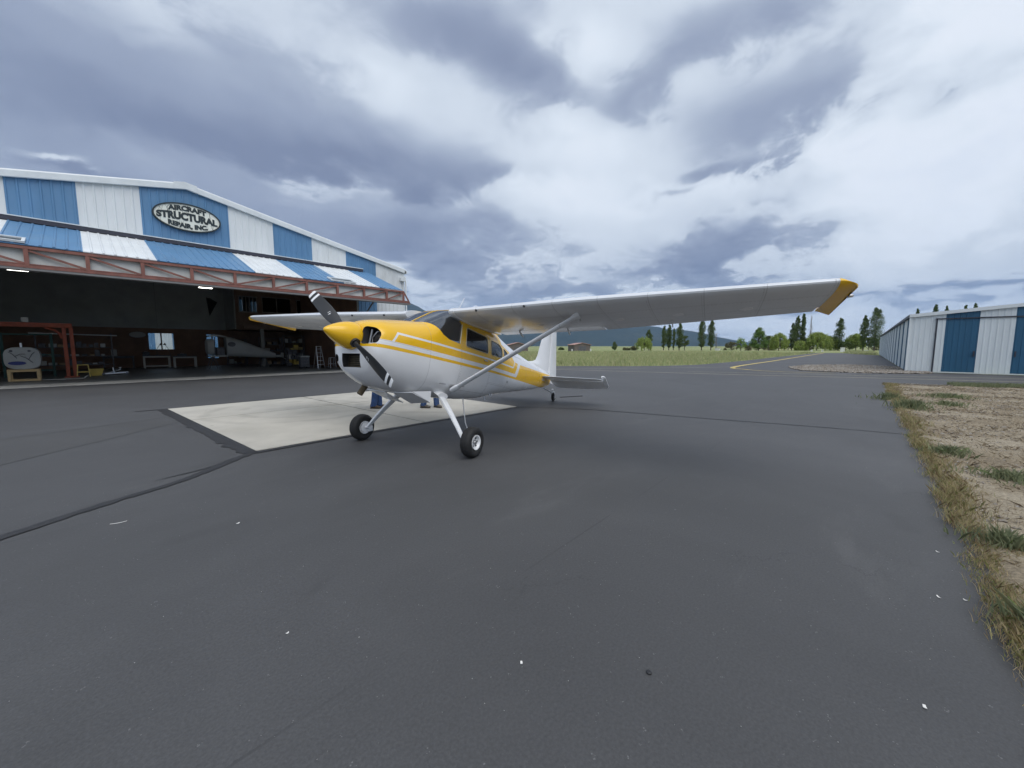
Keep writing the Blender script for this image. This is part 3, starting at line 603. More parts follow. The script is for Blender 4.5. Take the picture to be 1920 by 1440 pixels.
# ------------------------------------------------------------------ the long low hangar on the right
NAVY = material('navy_sheet_steel', (0.018, 0.092, 0.175), 0.45, var=0.10, vscale=1.0, dirt=(0.03, 0.10, 0.18), stretch=(1, 1, 0.25))
PALE = material('pale_sheet_steel', (0.63, 0.68, 0.705), 0.42, var=0.06, vscale=1.2, dirt=(0.50, 0.53, 0.55), stretch=(1, 1, 0.25))
RU, RY0, REAVE, RSL = 34.5, -2.0, 3.46, 0.090
low = thing('storage_hangar', 'long low white storage hangar with navy blue stripes beyond the dry verge', 'hangar', (0, 0, 0))
def fpanel(y0, y1, z0, zt, off):            # ribbed panel in the Y-Z plane facing the camera (-X)
    mb = ribbed(-y0, -y1, lambda x: z0, zt, 0.0, facing=-1, pitch=0.23, rib=0.018, thick=0.05, phase=0.1)
    mb.v = [(RU + off + y, -x, z) for (x, y, z) in mb.v]; return mb
def lz(x): return REAVE + RSL * (x - 2.0) if x < 11 else REAVE + RSL * (20.0 - x)
DOORZ = 3.20
part('wall_panel', fpanel(-2.0, -3.03, 0.0, lambda x: lz(x), 0.0), PALE, low)
k = 0; edges = [-3.03, -3.42, -4.72, -6.0, -7.3, -8.6, -9.9, -11.2, -12.5, -13.8, -15.1, -16.4, -18.0]
for i in range(len(edges) - 1):
    part('wall_panel', fpanel(edges[i], edges[i + 1], DOORZ + 0.06, lambda x: lz(x), 0.0), PALE if i % 2 == 0 else NAVY, low)
sl_ = part('sliding_door', MB().box(RU - 0.085, RU - 0.06, edges[-1] + 0.02, edges[0] - 0.02, 0.02, 0.075), TRIM, low, label='striped sliding door')
for i in range(len(edges) - 1):
    part('door_panel', fpanel(edges[i] - (0.06 if i == 0 else 0), edges[i + 1], 0.08, lambda x: DOORZ - 0.01, -0.07), PALE if i % 2 == 0 else NAVY, sl_)
for yy in (-4.62, -6.1): part('door_handle', MB().bevbox(RU - 0.16, RU - 0.10, yy - .03, yy + .03, 1.0, 1.32, .008), DARK_STEEL, sl_)
part('downpipe', MB().tube([(RU - .06, RY0 + .07, .05), (RU - .06, RY0 + .07, REAVE - .12)], .04, 8), TRIM, low, 40)
part('foundation', MB().box(RU - .04, RU + .2, -18.0, RY0 + .06, -.05, .018), CONC_STRIP, low)
part('door_jamb', MB().box(RU - 0.09, RU - 0.02, -3.085, -3.035, 0.03, DOORZ), DARK_STEEL, low); part('door_track', MB().box(RU - 0.14, RU - 0.03, -18, -3.0, DOORZ, DOORZ + 0.055), DARK_STEEL, low)
part('rake_trim', MB().loft([[(RU - 0.12, y, lz(-y) - 0.09), (RU + 0.05, y, lz(-y) - 0.09), (RU + 0.05, y, lz(-y) + 0.10), (RU - 0.12, y, lz(-y) + 0.10)] for y in (-1.88, -11.0)]), TRIM, low)
part('rake_trim', MB().loft([[(RU - 0.12, y, lz(-y) - 0.09), (RU + 0.05, y, lz(-y) - 0.09), (RU + 0.05, y, lz(-y) + 0.10), (RU - 0.12, y, lz(-y) + 0.10)] for y in (-11.005, -20.0)]), TRIM, low)
RLEN = 104.0
def spanel(x0, x1, z1, off): return ribbed(x0, x1, lambda x: 0.02, lambda x: z1, RY0 + off, facing=1, pitch=0.305, rib=0.02, thick=0.04)
part('corner_trim', MB().box(RU - 0.03, RU + 0.10, RY0 - 0.03, RY0 + 0.03, 0, REAVE - 0.1), TRIM, low)
x = RU + 0.11; i = 0
while x < RLEN:
    w = (1.0, 0.28)[i] if i < 2 else (2.55 if i % 2 else 1.75)
    if i == 0: part('wall_panel', spanel(x, x + w, REAVE - 0.1, 0.0), PALE, low)
    elif i == 1: part('door_jamb', spanel(x, x + w, REAVE - 0.1, -0.03), DARK_STEEL, low)
    else: part('wall_panel', spanel(x, min(x + w, RLEN), REAVE - 0.1, 0.0 if i % 2 else -0.02), PALE if i % 2 else NAVY, low)
    x += w; i += 1
part('eave_trim', MB().box(RU - 0.1, RLEN, RY0 - 0.06, RY0 + 0.14, REAVE - 0.098, REAVE + 0.07), DARK_STEEL, low)
for ya, yb in ((-1.9, -11.0), (-11.0, -20.0)):
    part('roof', MB().add([(RU + 0.055, ya, lz(-ya) + 0.02), (RLEN, ya, lz(-ya) + 0.02), (RLEN, yb, lz(-yb) + 0.02), (RU + 0.055, yb, lz(-yb) + 0.02), (RU + 0.055, ya, lz(-ya) + 0.11), (RLEN, ya, lz(-ya) + 0.11), (RLEN, yb, lz(-yb) + 0.11), (RU + 0.055, yb, lz(-yb) + 0.11)],
      [(3, 2, 1, 0), (4, 5, 6, 7), (0, 1, 5, 4), (1, 2, 6, 5), (2, 3, 7, 6), (3, 0, 4, 7)]), TRIM, low)
part('back_wall', MB().box(RLEN - 0.06, RLEN - 0.01, -19.9, RY0 - 0.05, 0, REAVE - 0.1), PALE, low)
# the striped building seen through the repair hangar's back windows
rear = thing('rear_shed', 'striped white and blue shed glimpsed through the back windows of the hangar', 'shed', (0, 0, 0))
for k in range(12):
    x0 = -2 + k * 1.25; mb = ribbed(x0, x0 + 1.25, lambda x: 0, lambda x: 5.0, 50.0); part('wall_panel', mb, WHITE_STEEL if k % 2 else BLUE_STEEL, rear)
part('roof', MB().box(-2.2, 13.2, 49.8, 58, 5.0, 5.2), TRIM, rear)
structure('yard', sheet([(-9, 40.3), (17, 40.3), (17, 49.9), (-9, 49.9)], 0.005), CONC_STRIP)
# ------------------------------------------------------------------ the aeroplane (body frame: x forward, y left, z up, pitched nose-up on its wheels)
TH = R(10.5); PO = Vector((3.37, 5.20, 0.0)); PYAW = R(-165.1)
plane = link('airplane', None, None, 'yellow and white high wing taildragger airplane parked on the apron', 'airplane', loc=PO, rot=(0, -TH, PYAW))
def body(s, t_, z): return (s * math.cos(TH) + z * math.sin(TH), t_, -s * math.sin(TH) + z * math.cos(TH))   # level frame -> body frame
YEL, WHT = (0.86, 0.50, 0.014), (0.80, 0.81, 0.825)
def paint(name, col, rough=0.22): 
    m = material(name, col, rough, var=0.035, vscale=2.0, coat=0.35); return m
YP = paint('yellow_paint', YEL); WP = paint('white_paint', WHT)
BLACK = material('black_rubber', (0.016, 0.016, 0.017), 0.75, var=0.3, vscale=9, bump=0.3, bscale=60)
MATBLACK = material('matt_black', (0.022, 0.023, 0.026), 0.42, var=0.2)
METAL = material('bare_metal', (0.45, 0.45, 0.46), 0.35, metal=0.9, var=0.1)
DARKMETAL = material('dark_engine_metal', (0.09, 0.09, 0.095), 0.5, metal=0.6, var=0.4, vscale=12)
CAVITY = material('dark_cavity', (0.03, 0.03, 0.032), 0.8)
CABIN = material('cabin_lining', (0.085, 0.085, 0.088), 0.85, var=0.15)
SEAT = material('seat_grey', (0.33, 0.34, 0.35), 0.85, var=0.12)
SCREEN = glass('windscreen_glass', (0.66, 0.71, 0.74), 2.8); SIDEGL = glass('cabin_window_glass', (0.60, 0.66, 0.70), 1.55)
EXH = material('exhaust_brown', (0.15, 0.115, 0.07), 0.6, metal=0.5, var=0.3, vscale=15)
# fuselage paint: yellow above the stripes, white below
fp = bpy.data.materials.new('fuselage_paint'); t = tree_of(fp); MATS['fuselage_paint'] = fp
b = t.nodes.new('ShaderNodeBsdfPrincipled'); o = t.nodes.new('ShaderNodeOutputMaterial'); t.links.new(b.outputs[0], o.inputs[0])
oc = coord(t); x, y, z = sep(t, oc)
def line_above(pts):        # piecewise line in x for the top of the yellow behind the cabin
    n = t.nodes.new('ShaderNodeFloatCurve'); cv = n.mapping.curves[0]; n.mapping.use_clip = False
    xs = [p[0] for p in pts]; lo, hi = min(xs), max(xs); cv.points[0].location = (0, pts[0][1] - 1.0); cv.points[1].location = (1, pts[-1][1] - 1.0)
    for p in pts[1:-1]: cv.points.new((p[0] - lo) / (hi - lo), p[1] - 1.0)
    for p in cv.points: p.handle_type = 'VECTOR'
    n.mapping.update(); t.links.new((((x - lo) / (hi - lo)).mx(0.0).mn(1.0)).k, n.inputs['Value']); return S(t, n.outputs[0]) + 1.0
top = line_above([(-5.6, 1.79), (-4.97, 1.772), (-2.856, 1.725), (-2.444, 1.740), (-2.347, 1.83), (-2.183, 1.909), (-1.756, 1.99)])
yel = z.gt(1.37) * (z.lt(top).mx(x.gt(-1.757)))
q = x + (z - 1.46) * 0.914
wide = (z.gt(1.415) * z.lt(1.48) * q.gt(-2.59)).mx(z.gt(1.415) * z.lt(1.78) * ((q + 2.51).ab()).lt(0.078))
qb = x + (z - 1.615) * 0.87; qf = x + (z - 1.48) * 0.72
thin = (z.gt(1.588) * z.lt(1.618) * qb.gt(-2.385) * qf.lt(1.155)).mx(z.gt(1.588) * z.lt(1.78) * (qb + 2.37).ab().lt(0.022)).mx(z.gt(1.47) * z.lt(1.618) * (qf - 1.145).ab().lt(0.018))
yel = yel * (1.0 - wide.mx(thin))
col = mixc(t, yel, WHT, YEL)
nz = fbm(t, oc, 1.6, 6, 0.6); col = mixc(t, 1.0, col, ramp(t, nz, [(0.3, (0.93, 0.93, 0.93)), (0.7, (1.0, 1.0, 1.0))]), 'MULTIPLY')
seam = None
for xs_ in (0.45, -0.28, -1.19, -2.05, -3.2, -4.3):
    s_ = (x - xs_).ab().lt(0.0035); seam = s_ if seam is None else seam.mx(s_)
seam = seam.mx((z - 1.16).ab().lt(0.003) * x.lt(-1.19)).mx((z - 1.47).ab().lt(0.003) * x.gt(0.45)).mx((z - 0.97).ab().lt(0.003) * x.lt(-0.28) * x.gt(-1.19))
rivet = None
for xs_ in (-0.31, -1.22, -2.08, -2.62, -3.23, -3.8, -4.33):
    s_ = (x - xs_).ab().lt(0.006) * ((z * 24.0).fn('FRACT') - 0.5).ab().lt(0.17); rivet = s_ if rivet is None else rivet.mx(s_)
rivet = rivet.mx(((z - 1.185).ab().lt(0.006)) * x.lt(-1.19) * ((x * 24.0).fn('FRACT') - 0.5).ab().lt(0.17))
streak = fbm(t, comb(t, x * 1.2, y * 4.0, z * 4.0), 2.2, 8, 0.7).ss(0.56, 0.78) * z.lt(1.12) * 0.35
col = mixc(t, streak, col, (0.42, 0.41, 0.39)); col = mixc(t, seam.mx(rivet) * 0.5, col, (0.20, 0.20, 0.21))
t.links.new(col, b.inputs['Base Color']); rr = nz * 0.16 + 0.17; t.links.new(rr.k, b.inputs['Roughness']); b.inputs['Coat Weight'].default_value = 0.35; b.inputs['Coat Roughness'].default_value = 0.06
bn = t.nodes.new('ShaderNodeBump'); bn.inputs['Strength'].default_value = 0.12; bn.inputs['Distance'].default_value = 0.02; t.links.new(fbm(t, oc, 3.2, 3, 0.5).k, bn.inputs['Height']); t.links.new(bn.outputs[0], b.inputs['Normal'])

# x, z bottom, z top, half width, z of greatest width, upper / lower squareness, lean-in of the upper sides
FS = [(1.392, 1.24, 1.60, .20, 1.44, 2.1, 2.1, 0), (1.38, 1.16, 1.645, .30, 1.43, 2.2, 2.2, 0), (1.35, 1.085, 1.685, .375, 1.43, 2.3, 2.3, 0), (1.29, 1.01, 1.725, .430, 1.43, 2.4, 2.3, 0),
      (1.18, .94, 1.77, .465, 1.43, 2.5, 2.4, 0), (1.0, .875, 1.815, .490, 1.42, 2.5, 2.5, 0), (.75, .84, 1.87, .510, 1.41, 2.6, 2.6, 0), (.50, .82, 1.915, .525, 1.40, 3.0, 2.7, 0), (.38, .815, 1.935, .53, 1.40, 3.5, 2.8, 0),
      (.33, .812, 1.965, .532, 1.41, 3.8, 2.8, .01), (.10, .81, 2.105, .542, 1.45, 5.2, 2.9, .06), (-.15, .81, 2.245, .548, 1.49, 5.6, 3.0, .10), (-.30, .812, 2.30, .55, 1.5, 5.0, 3.0, .11), (-.60, .815, 2.325, .55, 1.5, 4.2, 3.0, .11), (-1.2, .85, 2.31, .55, 1.5, 4.0, 3.0, .12),
      (-1.65, .925, 2.27, .520, 1.5, 3.6, 2.8, .15), (-2.0, .985, 2.215, .480, 1.5, 3.0, 2.7, .18), (-2.6, 1.065, 2.125, .410, 1.5, 2.4, 2.6, .16), (-3.1, 1.135, 2.05, .345, 1.52, 2.2, 2.5, .08), (-3.8, 1.225, 1.97, .260, 1.56, 2.1, 2.4, 0),
      (-4.5, 1.325, 1.91, .178, 1.60, 2.0, 2.3, 0), (-5.1, 1.425, 1.86, .105, 1.64, 2.0, 2.2, 0), (-5.42, 1.50, 1.80, .055, 1.66, 2.0, 2.0, 0)]
FA = np.array(FS)[::-1]
def pchip(X, Y, q):
    h = np.diff(X); d_ = np.diff(Y) / h; m = np.zeros(len(X)); m[0], m[-1] = d_[0], d_[-1]
    for i in range(1, len(X) - 1):
        if d_[i - 1] * d_[i] > 0: w1, w2 = 2 * h[i] + h[i - 1], h[i] + 2 * h[i - 1]; m[i] = (w1 + w2) / (w1 / d_[i - 1] + w2 / d_[i])
    i = int(np.clip(np.searchsorted(X, q) - 1, 0, len(X) - 2)); s = (q - X[i]) / h[i]
    return (Y[i] * (1 + 2 * s) * (1 - s) ** 2 + h[i] * m[i] * s * (1 - s) ** 2 + Y[i + 1] * s * s * (3 - 2 * s) + h[i] * m[i + 1] * s * s * (s - 1))
def fring(xv, off=0.0, n=72, floor=None):
    zb, zt, hw, zw, nu, nl, tum = [pchip(FA[:, 0], FA[:, k], xv) for k in range(1, 8)]
    zb += off; zt -= off; hw -= off; out = []
    if floor is not None: zb = max(zb, floor)
    for k in range(n):
        a = 2 * math.pi * k / n; c, s_ = math.cos(a), math.sin(a); e = 2 / (nu if s_ >= 0 else nl)
        yy = hw * math.copysign(abs(c) ** e, c); hh = (zt - zw) if s_ >= 0 else (zw - zb); z_ = zw + hh * math.copysign(abs(s_) ** e, s_)
        if s_ > 0: yy *= 1 - tum * ((z_ - zw) / (zt - zw)) ** 1.3
        out.append((xv, yy, z_))
    return out
def stations(x0, x1, step):
    n_ = max(2, int(abs(x1 - x0) / step) + 1); return list(np.linspace(x0, x1, n_))
def temp(name, mb, m):
    o_ = bpy.data.objects.new(name, mb.mesh(name, m)); COL.objects.link(o_); return o_
def boolean(target, cutter, op='DIFFERENCE', keep=False):
    md = target.modifiers.new('b', 'BOOLEAN'); md.operation = op; md.solver = 'EXACT'; md.object = cutter
    try: md.material_mode = 'TRANSFER'
    except Exception: pass
    dg = bpy.context.evaluated_depsgraph_get(); me = bpy.data.meshes.new_from_object(target.evaluated_get(dg)); target.modifiers.clear(); target.data = me
    if not keep: bpy.data.objects.remove(cutter)
def rounded(poly, r=0.04, n=5):
    out = []; m = len(poly)
    for i in range(m):
        p0, p1, p2 = Vector(poly[i - 1]), Vector(poly[i]), Vector(poly[(i + 1) % m]); a = (p0 - p1); b_ = (p2 - p1); rr_ = min(r, a.length * 0.45, b_.length * 0.45); a = p1 + a.normalized() * rr_; c = p1 + b_.normalized() * rr_
        for k in range(n + 1):
            s_ = k / n; out.append(tuple(a * (1 - s_) ** 2 + p1 * 2 * s_ * (1 - s_) + c * s_ * s_))
    return out
xsl = sorted(set([1.392, 1.386, 1.38, 1.372, 1.362, 1.35, 1.33, 1.31] + stations(1.29, .38, .05) + stations(.38, -.6, .045) + stations(-.6, -5.42, .10)), reverse=True)
fus = temp('fuselage', MB().loft([fring(v) for v in xsl]), fp)
cav = temp('cavity', MB().loft([fring(v, 0.028, 72, 1.0) for v in stations(.40, -2.15, .06)]), CABIN); boolean(fus, cav)
WS = [(.385, 1.942), (.20, 1.772), (.05, 1.722), (-.225, 1.708), (-.285, 2.03), (-.235, 2.10), (-.225, 2.45), (.6, 2.45)]
WINS = {'door_window': rounded([(-.395, 1.70), (-1.115, 1.69), (-1.095, 1.99), (-.425, 2.015)], .05), 'rear_window': rounded([(-1.235, 1.69), (-1.735, 1.705), (-1.745, 1.88), (-1.62, 1.955), (-1.235, 1.965)], .05),
        'quarter_window': rounded([(-1.83, 1.75), (-2.09, 1.775), (-2.06, 1.86), (-1.83, 1.925)], .03)}
shell_rings = lambda off, xs_: MB().loft([fring(v, off) for v in xs_])
sx = stations(.45, -2.3, .05)
def glass_piece(poly):
    a = temp('shell', shell_rings(0.004, sx), SCREEN); b_ = temp('inner', shell_rings(0.010, stations(.5, -2.35, .05)), SCREEN); boolean(a, b_)
    c = temp('cut', MB().prism(poly, -1.0, 1.0), SCREEN); boolean(a, c, 'INTERSECT'); me = a.data; bpy.data.objects.remove(a); return me
for poly in [WS] + list(WINS.values()):
    c = temp('cut', MB().prism(poly, -1.2, 1.2), YP if poly is not WS else YP); boolean(fus, c)
# cooling inlets either side of the spinner, the grille and the landing light recess
for sgn in (1, -1):
    pr = rounded([(sgn * .16, 1.395), (sgn * .40, 1.415), (sgn * .415, 1.55), (sgn * .34, 1.625), (sgn * .17, 1.64)], .06)
    c = temp('cut', MB().prism(pr, 1.02, 1.6, 'x'), CAVITY); boolean(fus, c)
c = temp('cut', MB().prism([(-.165, 1.10), (.165, 1.10), (.165, 1.275), (-.165, 1.275)], 1.20, 1.6, 'x'), CAVITY); boolean(fus, c)
lm = MB(); lm.lathe([(0.052, 1.20), (0.052, 1.6)], 20, 'x', (0, -.30, 1.215)); c = temp('cut', lm, CAVITY); boolean(fus, c)
fme = fus.data; bpy.data.objects.remove(fus); fme.name = 'fuselage'
fme.materials.clear() if len(fme.materials) == 0 else None
smooth_mesh(fme, 28)
fuselage = link('fuselage', fme, plane)
w = link('windshield', glass_piece(WS), plane); w.data.materials.clear(); w.data.materials.append(SCREEN); smooth_mesh(w.data, 40)
ctr = MB(); xs_ = stations(.37, -.24, .04); ctr.loft([[(v, -.011, pchip(FA[:, 0], FA[:, 2], v) - .006), (v, .011, pchip(FA[:, 0], FA[:, 2], v) - .006), (v, .011, pchip(FA[:, 0], FA[:, 2], v) + .004), (v, -.011, pchip(FA[:, 0], FA[:, 2], v) + .004)] for v in xs_]); part('centre_strip', ctr, YP, w)
for nm, poly in WINS.items():
    me = glass_piece(poly); me.materials.clear(); me.materials.append(SIDEGL); bm_ = bmesh.new()
    for sgn in (1, -1):
        bm_.from_mesh(me); bmesh.ops.delete(bm_, geom=[f for f in bm_.faces if f.calc_center_median().y * sgn < 0], context='FACES'); m2 = bpy.data.meshes.new(nm); bm_.to_mesh(m2); bm_.clear(); m2.materials.append(SIDEGL); smooth_mesh(m2, 40)
        gw = link(nm, m2, plane)
    # pale rubber seal round each window, on the left side
# window seals follow the fuselage side
def side_y(xv, zv):
    r_ = fring(xv, 0.0, 144); up = [p for p in r_ if p[1] > 0]; up.sort(key=lambda p: p[2]); return float(np.interp(zv, [p[2] for p in up], [p[1] for p in up]))
SEAL = material('pale_window_seal', (0.55, 0.50, 0.36), 0.6)
for poly in WINS.values():
    for sgn in (1, -1):
        pts = [(p[0], sgn * (side_y(p[0], p[1]) + 0.001), p[1]) for p in poly + poly[:1]]; part('window_seal', MB().tube(pts, 0.007, 6, False), SEAL, plane, 60)
pil = [(-.235, 1.712), (-.29, 2.03)]
for sgn in (1, -1): part('pillar_trim', MB().tube([(a[0], sgn * (side_y(a[0], a[1]) + .002), a[1]) for a in [(-.228, 1.712), (-.245, 1.82), (-.265, 1.93), (-.285, 2.03)]], 0.009, 6), SEAL, plane, 60)
# cabin interior
for yy in (.25, -.25):
    st = part('seat', MB().bevbox(-1.05, -.55, yy - .21, yy + .21, 1.18, 1.34, .04).bevbox(-1.16, -1.02, yy - .21, yy + .21, 1.30, 1.83, .04), SEAT, plane, 40); part('headrest', MB().bevbox(-1.15, -1.06, yy - .11, yy + .11, 1.835, 1.97, .03), SEAT, st, 40)
part('seat', MB().bevbox(-1.95, -1.5, -.38, .38, 1.20, 1.36, .04).bevbox(-2.02, -1.9, -.36, .36, 1.30, 1.75, .04), SEAT, plane, 40)
part('instrument_panel', MB().bevbox(.02, .10, -.46, .46, 1.42, 1.76, .02), MATBLACK, plane, 40)
part('glare_shield', MB().bevbox(-.02, .33, -.45, .45, 1.765, 1.785, .008), MATBLACK, plane, 40)
for yy in (.25, -.25):
    yk = part('control_yoke', MB().tube([(.02, yy, 1.60), (-.22, yy, 1.60)], 0.014, 8), MATBLACK, plane, 40); part('yoke_grip', MB().tube([(-.22, yy - .13, 1.68), (-.22, yy - .12, 1.58), (-.22, yy, 1.56), (-.22, yy + .12, 1.58), (-.22, yy + .13, 1.68)], 0.014, 8), MATBLACK, yk, 40)
# spinner and propeller
SPX, SPZ = 1.40, 1.502
part('spinner', MB().lathe([(0.178, SPX - .005), (0.181, SPX + .02), (0.174, SPX + .07), (0.157, SPX + .14), (0.128, SPX + .22), (0.090, SPX + .30), (0.053, SPX + .365), (0.027, SPX + .402), (0.007, SPX + .417)], 40, 'x', (0, 0, SPZ)), YP, plane, 50)
part('spinner_backplate', MB().lathe([(0.10, SPX - .03), (0.174, SPX - .022), (0.180, SPX - .008), (.10, SPX - .006)], 40, 'x', (0, 0, SPZ)), YP, plane, 40)
prop = link('propeller', MB().lathe([(.05, SPX - .02), (.06, SPX + .12)], 16, 'x', (0, 0, SPZ)).mesh('hub', METAL), plane)
def blade_mesh(dirv, r0, r1, n=26, thickmul=1.0, m=MATBLACK, off=0.0):
    """a twisted blade along dirv (unit vector in the disc); leading edge forward, turning clockwise seen from the cockpit"""
    dirv = Vector(dirv).normalized(); fwd = Vector((1, 0, 0)); mot = fwd.cross(dirv)      # clockwise from behind: motion of the right-hand blade is downward
    rings = []
    for i in range(n + 1):
        r_ = r0 + (r1 - r0) * i / n; f = r_ / 1.03
        ch = float(np.interp(f, [.10, .18, .26, .40, .60, .80, .93, .98, 1.0], [.085, .085, .115, .165, .178, .160, .135, .118, .100])); th = float(np.interp(f, [.10, .18, .28, .45, .7, 1.0], [.085, .080, .048, .030, .018, .008])) * thickmul
        be = R(float(np.interp(f, [.15, .3, .5, .75, 1.0], [52, 42, 31, 22, 17])))
        cdir = mot * math.cos(be) + fwd * math.sin(be); ndir = fwd * math.cos(be) - mot * math.sin(be); c0 = Vector((SPX + .06, 0, SPZ)) + dirv * r_
        rg = []
        for k in range(20):
            a = 2 * math.pi * k / 20; u_ = math.cos(a); v_ = math.sin(a); rg.append(c0 + cdir * ((ch / 2 + off) * u_) + ndir * ((th / 2 + off) * (v_ if v_ > 0 else v_ * .55) * (1 - .35 * max(0, -u_))))
        rings.append(rg)
    return MB().loft(rings)
BD = Vector((0, -.815, .58)).normalized()
STRIPE_W = material('white_blade_stripe', (0.86, 0.87, 0.88), 0.4); CUFF = MATBLACK
for sgn in (1, -1):
    bl = part('blade', blade_mesh(BD * sgn, .13, 1.03), MATBLACK, prop, 50)
    for r0, r1 in ((.895, .935), (.985, 1.0305)): part('blade_stripe', blade_mesh(BD * sgn, r0, r1, 4, 1.0, STRIPE_W, 0.0016), STRIPE_W, prop, 50)
    part('blade_root_boot', MB().tube([Vector((SPX + .06, 0, SPZ)) + BD * sgn * .145, Vector((SPX + .06, 0, SPZ)) + BD * sgn * .19], 0.062, 16), MATBLACK, prop, 50)
    # small white maker's marks half way along the blade face
    f = .50; be = R(31); mot = Vector((1, 0, 0)).cross(BD * sgn); cdv = mot * math.cos(be) + Vector((1, 0, 0)) * math.sin(be); nd = Vector((1, 0, 0)) * math.cos(be) - mot * math.sin(be); c0 = Vector((SPX + .06, 0, SPZ)) + BD * sgn * .50 + nd * 0.0145
    mk = MB().bar(c0 - cdv * .03 + BD * sgn * .02, c0 + cdv * .012 + BD * sgn * .02, .006, .003, nd).bar(c0 - cdv * .022 - BD * sgn * .012, c0 + cdv * .022 - BD * sgn * .012, .006, .003, nd).bar(c0 - BD * sgn * .026, c0 + BD * sgn * .0, .006, .003, nd)
    part('blade_mark', mk, STRIPE_W, prop)
# engine seen through the inlets
for sgn in (1, -1):
    en = part('engine_cylinder', MB().lathe([(.06, 0), (.095, 0)] + [(r_, .012 * k) for k in range(1, 16) for r_ in ((.10, .075) if k % 2 else (.075, .10))] + [(.05, .20)], 18, 'y', (1.17, sgn * .20 if sgn > 0 else -.40, 1.50)), DARKMETAL, plane)
    part('spark_lead', MB().tube([(1.25, sgn * .22, 1.42), (1.29, sgn * .25, 1.50), (1.27, sgn * .30, 1.58), (1.22, sgn * .33, 1.60)], .008, 6), METAL, plane, 40)
    part('push_rod', MB().tube([(1.28, sgn * .19, 1.40), (1.28, sgn * .22, 1.61)], .016, 10), METAL, plane, 40); part('inlet_baffle', MB().box(1.20, 1.335, min(sgn * .24, sgn * .40), max(sgn * .24, sgn * .40), 1.405, 1.425), WP, plane)
gr = link('grille', MB().box(1.24, 1.25, -.16, .16, 1.105, 1.27).mesh('grille', material('olive_filter', (0.055, 0.055, 0.038), 0.8, var=.3, vscale=30)), plane)
for k in range(6): part('slat', MB().box(1.255, 1.285, -.16, .16, 1.118 + k * .027, 1.126 + k * .027), EXH, gr)
fr = MB()
for a, b_ in (((-.168, 1.277), (.168, 1.277)), ((.168, 1.277), (.168, 1.098)), ((.168, 1.098), (-.168, 1.098)), ((-.168, 1.098), (-.168, 1.277))):
    pass
part('landing_light', MB().lathe([(.006, 1.25), (.048, 1.285), (.047, 1.29), (.01, 1.262)], 20, 'x', (0, -.30, 1.215)), METAL, plane, 50)
# small things on the cowl
part('grab_step', MB().tube([(.52, .36, 1.785), (.52, .375, 1.815), (.40, .395, 1.815), (.40, .39, 1.775)], .008, 6), MATBLACK, plane, 40)
part('exhaust_pipe', MB().tube([(.86, -.22, .95), (.93, -.23, .84), (.97, -.24, .76)], .042, 16), EXH, plane, 40)
for sgn in (1, -1):
    fl = MB(); y0, y1 = sgn * .08, sgn * .44
    fl.add([(.66, y0, .835), (.66, y1, .855), (.26, y1, .74), (.26, y0, .70), (.66, y0, .823), (.66, y1, .843), (.26, y1, .728), (.26, y0, .688)], [(0, 1, 2, 3), (7, 6, 5, 4), (0, 4, 5, 1), (1, 5, 6, 2), (2, 6, 7, 3), (3, 7, 4, 0)])
    fl.add([(.66, y1, .86), (.26, y1, .90), (.26, y1, .728), (.66, y1 + sgn * .006, .86), (.26, y1 + sgn * .006, .90), (.26, y1 + sgn * .006, .728)], [(0, 1, 2), (5, 4, 3), (0, 3, 4, 1), (1, 4, 5, 2), (2, 5, 3, 0)]); part('cowl_flap', fl, WP, plane)
part('belly_antenna', MB().prism([(-1.9, .99), (-2.02, 1.0), (-2.04, .87), (-1.99, .87)], -.008, .008), WP, plane)
part('door_handle', MB().bevbox(-1.10, -.98, .548, .566, 1.545, 1.565, .006), METAL, plane, 40)
part('boarding_step', MB().box(-.34, -.12, .50, .62, 1.02, 1.035).bar((-.2, .50, .98), (-.2, .55, 1.03), .02), METAL, plane)
part('hinge', MB().bevbox(.06, .20, .535, .552, 1.02, 1.035, .004), METAL, plane, 40)
# wing
def naca(tk, m=.02, p=.4, n=22):
    xs = [(1 - math.cos(math.pi * i / n)) / 2 for i in range(n + 1)]; up, lo = [], []
    for xv in xs:
        yt = 5 * tk * (.2969 * math.sqrt(xv) - .126 * xv - .3516 * xv ** 2 + .2843 * xv ** 3 - .1036 * xv ** 4); yc = m / p ** 2 * (2 * p * xv - xv ** 2) if xv < p else m / (1 - p) ** 2 * ((1 - 2 * p) + 2 * p * xv - xv ** 2)
        up.append((xv, yc + yt)); lo.append((xv, yc - yt))
    return up, lo
UP, LO = naca(.125)
def upz(xv): return float(np.interp(xv, [p[0] for p in UP], [p[1] for p in UP]))
def loz(xv): return float(np.interp(xv, [p[0] for p in LO], [p[1] for p in LO]))
def wgeo(t_):
    le = float(np.interp(t_, [0, 2.55, 5.28], [.02, .02, -.11])); ch = float(np.interp(t_, [0, 2.55, 5.28], [1.63, 1.63, 1.12])); z0 = 2.175 + (t_ - .5) * math.tan(R(1.85)); return le, ch, z0
INC = R(1.2)
def wpt(t_, xc, zc, sgn):
    le, ch, z0 = wgeo(t_); X = -xc * ch; Z = zc * ch; return (le + X * math.cos(INC) + Z * math.sin(INC) * 0, sgn * t_, z0 + Z + X * math.sin(INC) + .0)
cs = [i / 16 for i in range(17)]
def wring(t_, x0, x1, sgn, thin=1.0):
    xs = [x0 + (x1 - x0) * (1 - math.cos(math.pi * c)) / 2 for c in cs] if x0 == 0 else [x0 + (x1 - x0) * c for c in cs]
    return [wpt(t_, xv, upz(xv) * thin, sgn) for xv in reversed(xs)] + [wpt(t_, xv, loz(xv) * thin, sgn) for xv in xs[1 if x0 == 0 else 0:]]
WSILVER = paint('wing_white_paint', (0.70, 0.72, 0.75), 0.20)
